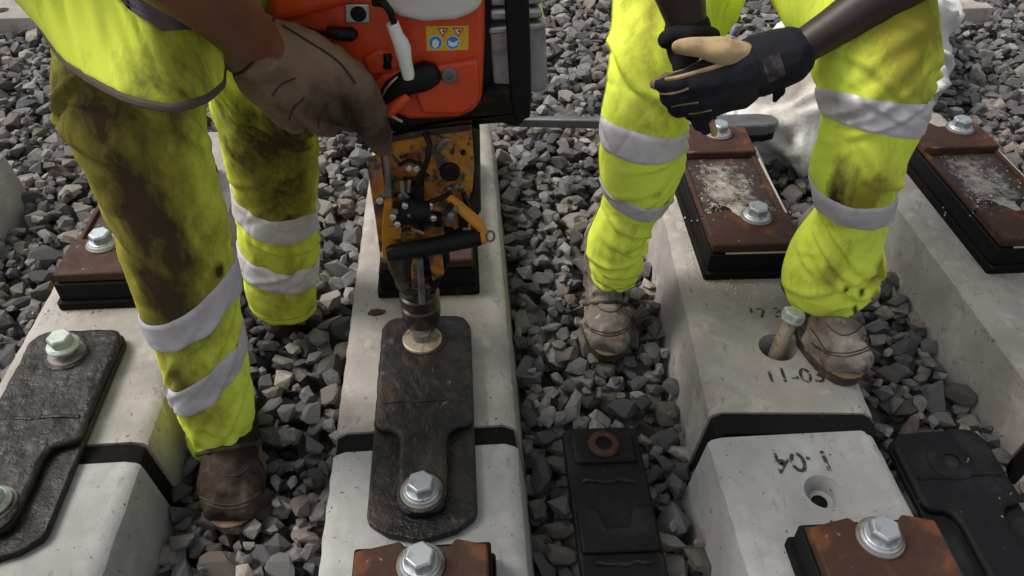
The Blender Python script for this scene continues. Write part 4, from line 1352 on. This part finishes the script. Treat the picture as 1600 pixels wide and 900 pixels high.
def seam_line(pts, V, F, r, mat, parent, off=0.0006, name='seam'):
    bv = BVHTree.FromPolygons([tuple(v) for v in V], [tuple(f) for f in F])
    P = []
    pts = np.array(pts, float)
    q = catmull(range(len(pts)), pts, np.linspace(0, len(pts) - 1, len(pts) * 6))
    for p in q:
        d = ray(*p)
        d = d / np.linalg.norm(d)
        h = bv.ray_cast(Vector(CAM), Vector(d))
        if h[0] is not None:
            nn = h[1] if h[1].dot(Vector(d)) < 0 else -h[1]
            P.append(tuple(h[0] + nn * off))
    if len(P) > 2:
        add(name, tube(P, r, 6), mat, parent, world=True)


seam_line([(350, 118), (378, 112), (398, 92), (410, 62), (428, 30)], GV, GF, 0.0020, 'seam', gl)
seam_line([(425, 150), (440, 132), (462, 122)], GV, GF, 0.0011, 'seam', gl, -0.0002)
seam_line([(452, 188), (458, 170), (476, 152)], GV, GF, 0.0013, 'seam', gl, -0.0002)
seam_line([(497, 200), (500, 182), (512, 160)], GV, GF, 0.0013, 'seam', gl, -0.0002)
seam_line([(545, 196), (546, 176), (548, 156)], GV, GF, 0.0013, 'seam', gl, -0.0002)
seam_line([(440, 40), (490, 70), (530, 98), (555, 130)], GV, GF, 0.0014, 'seam', gl)

def w3(p, r):
    return (np.array(p), r)


glove(lw, [   # his other hand hangs outside the picture
    [w3((-0.605, 0.69, 0.76), 0.036), w3((-0.585, 0.635, 0.725), 0.037)], [w3((-0.60, 0.64, 0.725), 0.030), w3((-0.60, 0.60, 0.685), 0.024)], [w3((-0.57, 0.635, 0.725), 0.030), w3((-0.565, 0.60, 0.685), 0.024)],
    [w3((-0.612, 0.60, 0.685), 0.012), w3((-0.615, 0.585, 0.645), 0.011), w3((-0.61, 0.592, 0.615), 0.009)], [w3((-0.592, 0.595, 0.682), 0.012), w3((-0.594, 0.575, 0.64), 0.011), w3((-0.59, 0.580, 0.605), 0.009)],
    [w3((-0.572, 0.595, 0.682), 0.012), w3((-0.572, 0.577, 0.642), 0.011), w3((-0.57, 0.583, 0.61), 0.009)], [w3((-0.553, 0.60, 0.685), 0.011), w3((-0.550, 0.588, 0.652), 0.010), w3((-0.55, 0.592, 0.628), 0.008)],
    [w3((-0.555, 0.64, 0.72), 0.016), w3((-0.53, 0.615, 0.70), 0.013), w3((-0.52, 0.597, 0.675), 0.010)]], 'leather', wr=0.002, ws=24)

# dark glove on top
Yh = 0.99
gr, HV, HF = glove(rw, [
    [g(1186, 104, 1.0, 46), g(1150, 116, Yh, 45)],
    [g(1160, 108, Yh, 42), g(1110, 124, Yh, 36), g(1078, 132, Yh, 27)],
    [g(1150, 128, Yh, 44), g(1112, 146, Yh, 38), g(1085, 156, Yh, 28)],
    [g(1085, 128, Yh, 22), g(1062, 130, Yh - .006, 18), g(1042, 132, Yh, 14), g(1028, 131, Yh + .015, 10)],
    [g(1084, 145, Yh - .004, 21), g(1058, 149, Yh - .008, 17), g(1044, 152, Yh + .006, 14), g(1050, 154, Yh + .03, 12)],
    [g(1092, 160, Yh - .004, 21), g(1070, 167, Yh - .006, 17), g(1056, 170, Yh + .008, 14), g(1064, 170, Yh + .03, 12)],
    [g(1108, 168, Yh, 20), g(1094, 181, Yh, 15), g(1096, 192, Yh + .005, 12), g(1104, 202, Yh + .012, 9)],
], 'navy', wr=0.0014, ws=26)
thumb, TV, TF = glove(rw, [[g(1158, 92, Yh - .002, 26), g(1128, 80, Yh - .006, 22), g(1098, 74, Yh - .002, 17), g(1074, 73, Yh, 14), g(1060, 73, Yh + .004, 11)], [g(1148, 92, Yh, 20), g(1105, 104, Yh + .012, 18)]], 'tan', 0.0028, 0.0012, 30, 'glove_thumb')
thumb.parent = gr
finger_tip = glove(rw, [[g(1046, 130, Yh + .001, 13.5), g(1034, 131, Yh + .008, 12), g(1022, 131, Yh + .018, 8)], [g(1090, 112, Yh + .004, 10), g(1062, 120, Yh + .004, 11), g(1040, 125, Yh + .006, 11)]], 'tan_dirty', 0.0025, 0.001, 30, 'glove_fingertip')[0]
finger_tip.parent = gr
seam_line([(1150, 92), (1118, 104), (1090, 112), (1062, 120), (1040, 124)], HV, HF, 0.0034, 'tan', gr, -0.0004)
seam_line([(1032, 146), (1052, 146), (1076, 138)], HV, HF, 0.0018, 'tan_dirty', gr, 0.0004)
seam_line([(1050, 166), (1068, 163), (1092, 160)], HV, HF, 0.0015, 'tan_dirty', gr, 0.0004)
seam_line([(1076, 178), (1092, 176), (1112, 172)], HV, HF, 0.0013, 'tan_dirty', gr, 0.0004)
lt_ = glove(rw, [[g(1110, 190, Yh + .004, 7), g(1116, 208, Yh + .012, 6)]], 'tan', 0.002, 0.0004, 30, 'glove_fingertip')[0]
lt_.parent = gr
# cuff with badge and strap end
cuffV, cuffF, cuffN = fuse(join(chain([g(1182, 104, 0.998, 49), g(1218, 92, 0.996, 47), g(1226, 89, 0.996, 46)])), 0.0032, 2)
cuffV = wrinkle(cuffV, cuffN, 0.0014, 24)
cf = add('glove_cuff', (cuffV, cuffF), 'navy', gr, world=True, angle=180, attr={'dirt': [0] * len(cuffV)})
patch('cuff_badge', [(1190, 92), (1218, 82), (1228, 116), (1200, 130)], cuffV, cuffF, 8, 8, 0.0008, 'patch', cf)
add('cuff_strap', chain([g(1212, 128, 0.975, 13), g(1217, 142, 0.972, 10), g(1211, 156, 0.972, 4)]), 'black_cloth', gr, world=True, angle=60)
seam_line([(1160, 70), (1166, 100), (1180, 130), (1192, 146)], cuffV, cuffF, 0.0022, 'black_cloth', cf, 0.0004)
# black glove underneath
g2, _, _ = glove(rw, [
    [g(1074, 48, 1.05, 37), g(1078, 78, 1.045, 36)],
    [g(1074, 70, 1.045, 34), g(1092, 115, 1.035, 31), g(1096, 140, 1.035, 27)],
    [g(1074, 110, 1.035, 16), g(1070, 150, 1.03, 14), g(1078, 178, 1.025, 11)],
    [g(1088, 130, 1.03, 15), g(1086, 168, 1.03, 13), g(1092, 196, 1.025, 10)],
    [g(1100, 135, 1.03, 15), g(1100, 172, 1.035, 12), g(1103, 196, 1.035, 9)],
    [g(1112, 130, 1.035, 14), g(1114, 160, 1.04, 11), g(1113, 182, 1.04, 8)],
    [g(1064, 80, 1.035, 16), g(1064, 108, 1.02, 14), g(1068, 130, 1.015, 11)],
], 'black_cloth', wr=0.001, ws=28)
V, F, N = fuse(chain([g(1042, 62, 1.045, 15), g(1060, 52, 1.03, 15), g(1078, 54, 1.02, 15), g(1100, 52, 1.03, 14), g(1113, 56, 1.045, 13)]), 0.003, 3)
add('glove_cuff', (V, F), 'black_cloth', g2, world=True, angle=180)


# ------------------------------------------------------------------ boots
def boot(root, x, y, z, rz, mat, pitch=0.0, s=1.0):
    """toe towards local -Y; (x, y, z) is the ankle's foot point on the ground"""
    P = [chain([((0, 0.02, 0.19), 0.050), ((0, 0.015, 0.10), 0.047), ((0, 0.022, 0.05), 0.041)]),
         chain([((0, 0.035, 0.045), 0.040), ((0, -0.02, 0.05), 0.043), ((0, -0.09, 0.040), 0.041), ((0, -0.135, 0.038), 0.036)]),
         chain([((0.018, -0.10, 0.035), 0.036), ((0.014, -0.145, 0.034), 0.032)]), chain([((-0.018, -0.10, 0.035), 0.036), ((-0.012, -0.14, 0.034), 0.031)]),
         chain([((0, -0.03, 0.09), 0.036), ((0, 0.01, 0.12), 0.044)])]
    V, F, N = fuse(join(*P), 0.004, 4)
    V = wrinkle(V, N, 0.0045, 26, (1, 1.6, 1))
    V[:, 2] = np.maximum(V[:, 2], 0.014)
    out = [(0.040 * math.copysign(abs(math.cos(t)) ** 0.8, math.cos(t)) * (1.30 if math.sin(t) < 0 else 1.12), (0.125 if math.sin(t) < 0 else 0.085) * math.sin(t) - 0.055 + 0.02 * (math.sin(t) < 0) * 0) for t in np.linspace(0, 2 * math.pi, 36, endpoint=False)]
    sole = prism(out, 0.0, 0.020)
    ce = chain([((-0.049, -0.055, 0.056), 0.004), ((-0.02, -0.075, 0.082), 0.004), ((0.02, -0.075, 0.082), 0.004), ((0.049, -0.055, 0.056), 0.004)])
    tr = lambda vf: move((np.array(vf[0]) * s, vf[1]), (x, y, z), rz, pitch)
    o = add('boot', tr((V, F)), mat, root, world=True, angle=180)
    add('sole', tr(sole), 'sole', o, world=True, bevel=0.003)
    add('welt', tr(prism([(a * 1.03, (b + 0.055) * 1.02 - 0.055) for a, b in out], 0.0202, 0.0255)), 'tan_dirty', o, world=True, bevel=0.002)
    add('toe_seam', tr(ce), 'sole', o, world=True)
    for k in range(4):
        yy, zz = -0.028 + k * 0.012, 0.115 + k * 0.016
        add('lace', tr(chain([((-0.03, yy + 0.012, zz - .006), 0.0028), ((0, yy - 0.012, zz + .002), 0.0028), ((0.03, yy + 0.012, zz - .002), 0.0028)])), 'sole', o, world=True)
    return o, *tr((V, F))


bl = onz(352, 812, -0.125)
bL = boot(lw, -0.438, 0.925, -0.138, math.radians(10), 'boot', 0.0, 1.05)
boot(lw, -0.405, 1.255, -0.165, math.radians(185), 'boot', 0.0, 0.9)
bR = boot(rw, 0.268, 1.225, -0.118, math.radians(-4), 'boot_pale', 0.0, 0.9)
bC = boot(rw, 0.618, 1.050, 0.0005, math.radians(4), 'boot_pale', 0.0, 1.0)


for b_, lines in ((bC, [[(1268, 536), (1290, 548), (1320, 552), (1350, 545), (1366, 532)], [(1272, 541), (1294, 553), (1322, 557), (1352, 549), (1368, 537)], [(1290, 505), (1306, 520), (1322, 524), (1340, 516), (1350, 503)], [(1266, 512), (1278, 528), (1290, 548)]]),
                  (bR, [[(914, 505), (930, 516), (952, 520), (974, 515), (988, 502)], [(916, 510), (932, 521), (952, 525), (975, 519), (989, 507)], [(928, 474), (944, 486), (962, 486), (976, 474)]]),
                  (bL, [[(312, 776), (335, 786), (360, 789), (388, 782), (408, 768)], [(313, 782), (336, 792), (361, 795), (389, 788), (409, 774)], [(330, 728), (350, 742), (372, 742), (394, 726)]])):
    for ln in lines:
        seam_line(ln, b_[1], b_[2], 0.0013, 'sole', b_[0], 0.0002, 'stitching')


# ------------------------------------------------------------------ steel bar, sack, blocks
br = empty('steel_bar', (0.45, 1.74, 0.0), 'long grey steel bar with rounded end lying behind the folded hands', 'steel bar')
P0, P1, P2, P3 = onz(790, 184, 0.005), onz(930, 186, 0.015), onz(1105, 192, 0.036), onz(1190, 190, 0.042)
rows = [(P0, 0.010, 0.012), (P1, 0.011, 0.013), (np.array(onz(1085, 191, 0.035)), 0.013, 0.014), (P2, 0.030, 0.016), (P3, 0.030, 0.017), (onz(1208, 189, 0.043), 0.024, 0.015), (onz(1216, 188, 0.044), 0.008, 0.012)]
V, F = [], []
for p, hw, hh in rows:
    for u, v in ((-1, -1), (1, -1), (1, 1), (-1, 1)):
        V.append((p[0], p[1] + u * hw, p[2] + v * hh - 0.01))
for i in range(len(rows) - 1):
    for k in range(4):
        F.append((i * 4 + k, i * 4 + (k + 1) % 4, (i + 1) * 4 + (k + 1) % 4, (i + 1) * 4 + k))
F += [(3, 2, 1, 0), tuple(len(rows) * 4 - 4 + k for k in range(4))]
add('shaft', (V, F), 'bar', br, bevel=0.004, world=True)
V = [(p[0], p[1] - hw * 0.2 + u * (hw * 0.85), p[2] - hh - 0.012 + v * 0.010) for p, hw, hh in rows[2:6] for u, v in ((-1, -1), (1, -1), (1, 1), (-1, 1))]
F = [(i * 4 + k, i * 4 + (k + 1) % 4, (i + 1) * 4 + (k + 1) % 4, (i + 1) * 4 + k) for i in range(3) for k in range(4)] + [(3, 2, 1, 0), (12, 13, 14, 15)]
add('rubber_sole', (V, F), 'rubber_clean', br, bevel=0.003, world=True)

# crumpled sack
SV, SF, SN = fuse(join(ellipsoid((0.90, 1.88, -0.06), (0.20, 0.20, 0.15), 24, 14), ellipsoid((1.10, 2.08, -0.06), (0.24, 0.24, 0.15), 24, 14), ellipsoid((1.30, 2.40, -0.02), (0.20, 0.36, 0.23), 24, 14)), 0.011, 8)
out = []
for p, n_ in zip(SV, SN):
    k = 0.05 * nz(p * 6 + 3) + 0.05 * (ridge(p * np.array([1, 1, 1.4]) * 6 + 1.2 * nz(p * 4), 1.0) - 0.4) + 0.018 * (ridge(p * 15 + 1.4 * nz(p * 7), 1.0) - 0.4)
    out.append(p + n_ * k)
out = np.array(out)
out[:, 2] = np.maximum(out[:, 2], -0.15)
sk = add('white_sack', (out, SF), 'sack', None, angle=180, loc=(1.1, 2.1, -0.14))
tag(sk, 'crumpled white sack lying on the stones behind the worker with folded hands', 'sack')


def block(x0, x1, y0, y1, z0, z1, holes, label):
    V, F = box(x0, x1, y0, y1, z0, z1)
    me = bpy.data.meshes.new('cut')
    co = bpy.data.objects.new('cut', me)
    vv, ff = join(*[cyl((hx, hy, z0 + 0.03), (hx, hy, z1 + 0.05), 0.024, 24) for hx, hy in holes])
    me.from_pydata(vv, [], ff)
    outward(me)
    COL.objects.link(co)
    V, F, _ = evaluated((V, F), [('BEVEL', dict(width=0.008, segments=2)), ('BOOLEAN', dict(operation='DIFFERENCE', object=co, solver='EXACT'))])
    bpy.data.objects.remove(co)
    c = np.array([(x0 + x1) / 2, (y0 + y1) / 2, z0])
    o = add('concrete_block', (V, F), 'concrete', None, angle=30, loc=tuple(c))
    tag(o, label, 'concrete block', 'concrete blocks with bolt holes beyond the ballast')
    return o


h1, h2, h3 = onz(3, 16, -0.07), onz(52, 12, -0.07), onz(1531, 0, -0.07)
a, b, c = onz(58, 27, -0.07), onz(1498, 13, -0.07), onz(1557, 13, -0.07)
block(-2.35, a[0] + 0.06, a[1], a[1] + 0.28, -0.19, -0.07, [h1[:2], h2[:2]], 'pale concrete block with two dark holes behind the stained vest')
block(b[0], c[0], b[1], b[1] + 0.28, -0.19, -0.07, [h3[:2]], 'small pale concrete block with one hole beyond the white sack')


# ------------------------------------------------------------------ ballast
def stone_shape(seed, n=17):
    r = random.Random(seed)
    bm = bmesh.new()
    for _ in range(n):
        v = Vector((r.gauss(0, 1), r.gauss(0, 1), r.gauss(0, 1))).normalized()
        v = Vector([math.copysign(abs(c) ** 0.75, c) for c in v])
        v *= r.uniform(0.78, 1.16) / max(0.95, v.length)
        bm.verts.new(v)
    bmesh.ops.convex_hull(bm, input=bm.verts)
    for v in [v for v in bm.verts if not v.link_faces]:
        bm.verts.remove(v)
    bmesh.ops.triangulate(bm, faces=bm.faces)
    bm.verts.index_update()
    V = np.array([v.co[:] for v in bm.verts])
    F = np.array([[v.index for v in f.verts] for f in bm.faces])
    bm.free()
    return V, F


SH = [stone_shape(100 + i, 14 + i % 7) for i in range(28)]
GX0, GX1, GY0, GY1, DX = -2.3, 2.5, 0.22, 3.35, 0.005
nxg, nyg = int((GX1 - GX0) / DX), int((GY1 - GY0) / DX)
Hm = np.full((nyg, nxg), GZ)
gx, gy = np.meshgrid(GX0 + (np.arange(nxg) + 0.5) * DX, GY0 + (np.arange(nyg) + 0.5) * DX)
BLK = np.zeros((nyg, nxg), bool)
for xc, yj, rz, a, b, hw in SLEEPERS:
    c, s = math.cos(-rz), math.sin(-rz)
    lx, ly = (gx - xc) * c - (gy - yj) * s, (gx - xc) * s + (gy - yj) * c
    BLK |= (abs(lx) < hw - 0.012) & (ly > a - 0.012) & (ly < b + 0.012)
for (x0, x1, y0, y1) in ((-2.35, a_ if False else -1.46, 2.75, 3.05),):
    BLK |= (gx > x0) & (gx < x1) & (gy > y0) & (gy < y1)
LOWP = np.zeros((nyg, nxg), bool)      # under the loose plates and boots: keep the pile low
LOWP |= (abs(gx - 0.208) < 0.075) & (gy > 0.50) & (gy < 0.90)
LOWP |= (abs(gx - 0.775) < 0.10) & (gy > 0.35) & (gy < 0.85)
LOWP |= (abs(gx + 0.43) < 0.055) & (gy > 0.70) & (gy < 0.95)
LOWP |= (abs(gx - 0.26) < 0.05) & (gy > 1.0) & (gy < 1.22)
LOWP |= (gx > 0.14) & (gx < 0.78) & (gy > 1.70) & (gy < 1.79)
CAPS = np.where(LOWP, -0.128, -0.118)
inst = []
NST = 30000
half_view = lambda y: 0.62 * y + 0.75
for k in range(NST):
    best = None
    sz = rnd.choice((rnd.uniform(0.008, 0.016), rnd.uniform(0.016, 0.024), rnd.uniform(0.018, 0.030), rnd.uniform(0.020, 0.034)))
    ra, rb, rc = sz * rnd.uniform(0.95, 1.35), sz * rnd.uniform(0.7, 1.0), sz * rnd.uniform(0.5, 0.85)
    az = rnd.uniform(0, math.pi)
    ca, sa = math.cos(az), math.sin(az)
    R = int(ra / DX) + 1
    o_ = (np.arange(-R, R + 1)) * DX
    ox, oy = np.meshgrid(o_, o_)
    e = ((ox * ca + oy * sa) / ra) ** 2 + ((-ox * sa + oy * ca) / rb) ** 2
    ins = e < 1
    zt = np.sqrt(np.maximum(0, 1 - e)) * rc
    for _ in range(4):
        y = GY0 + 0.04 + (GY1 - GY0 - 0.08) * rnd.random()
        hv = half_view(y)
        x = rnd.uniform(max(GX0 + 0.05, 0.05 * y - hv), min(GX1 - 0.05, 0.07 * y + hv))
        i, j = int((x - GX0) / DX), int((y - GY0) / DX)
        if i < R or j < R or i >= nxg - R or j >= nyg - R or BLK[j, i]:
            continue
        if (BLK[j - R:j + R + 1, i - R:i + R + 1] & ins).sum() > 0.22 * ins.sum():
            continue
        hh = Hm[j - R:j + R + 1, i - R:i + R + 1]
        z = float((hh + zt * 0.92)[ins].max()) - 0.004
        if z + rc > CAPS[j, i] + 0.012 * rnd.random():
            continue
        if best is None or z < best[0]:
            best = (z, x, y, i, j)
    if best is None:
        continue
    z, x, y, i, j = best
    hh = Hm[j - R:j + R + 1, i - R:i + R + 1]
    hh[ins] = np.maximum(hh, z + zt * 0.92)[ins]
    inst.append((x, y, z, ra, rb, rc, az))
print('stones', len(inst))
# which stones show largest: high in the pile and near
score = []
for k, (x, y, z, ra, rb, rc, az) in enumerate(inst):
    i, j = int((x - GX0) / DX), int((y - GY0) / DX)
    p = np.array([x, y, z])
    d = depth(p)
    u = 800 + FPX * float((p - CAM) @ RT) / d
    v = projy(p)
    vis = 1.0 if Hm[j, i] <= z + rc * 0.95 else 0.15
    inside = -5 < u < 1605 and -5 < v < 905
    score.append((ra + rb) / d * vis * (1 if inside else 0.01))
top = set(np.argsort(score)[::-1][:300].tolist())
SHM = []
for V, F in SH:
    me = bpy.data.meshes.new('ballast_stone')
    me.from_pydata([tuple(v) for v in V], [], [tuple(int(q) for q in f) for f in F])
    me.materials.append(M['stone'])
    SHM.append(me)
VA, FA, off = [], [], 0
for k, (x, y, z, ra, rb, rc, az) in enumerate(inst):
    si = rnd.randrange(len(SH))
    t1, t2 = rnd.gauss(0, 0.3), rnd.gauss(0, 0.3)
    if k in top:
        o = bpy.data.objects.new('ballast_stone', SHM[si])
        COL.objects.link(o)
        o.parent = ground
        o.location = (x, y, z)
        o.rotation_euler = (t1, t2, az)
        o.scale = (ra * 1.06, rb * 1.06, rc * 1.12)
        continue
    V, F = SH[si]
    P = V * np.array([ra, rb, rc]) * 1.12
    c, s = math.cos(t1), math.sin(t1)
    P = np.stack([P[:, 0], c * P[:, 1] - s * P[:, 2], s * P[:, 1] + c * P[:, 2]], 1)
    c, s = math.cos(t2), math.sin(t2)
    P = np.stack([c * P[:, 0] + s * P[:, 2], P[:, 1], -s * P[:, 0] + c * P[:, 2]], 1)
    c, s = math.cos(az), math.sin(az)
    P = np.stack([c * P[:, 0] - s * P[:, 1], s * P[:, 0] + c * P[:, 1], P[:, 2]], 1) + np.array([x, y, z])
    VA.append(P)
    FA.append(F + off)
    off += len(P)
VA, FA = np.concatenate(VA), np.concatenate(FA)
me = bpy.data.meshes.new('ballast')
me.vertices.add(len(VA))
me.vertices.foreach_set('co', VA.astype(np.float32).ravel())
me.loops.add(len(FA) * 3)
me.loops.foreach_set('vertex_index', FA.astype(np.int32).ravel())
me.polygons.add(len(FA))
me.polygons.foreach_set('loop_start', np.arange(0, len(FA) * 3, 3, dtype=np.int32))
me.update(calc_edges=True)
me.polygons.foreach_set('use_smooth', [False] * len(FA))
me.validate()
me.materials.append(M['stone_mass'])
ob = bpy.data.objects.new('ballast_stones', me)
COL.objects.link(ob)
ob.parent = ground
ob['kind'] = 'stuff'
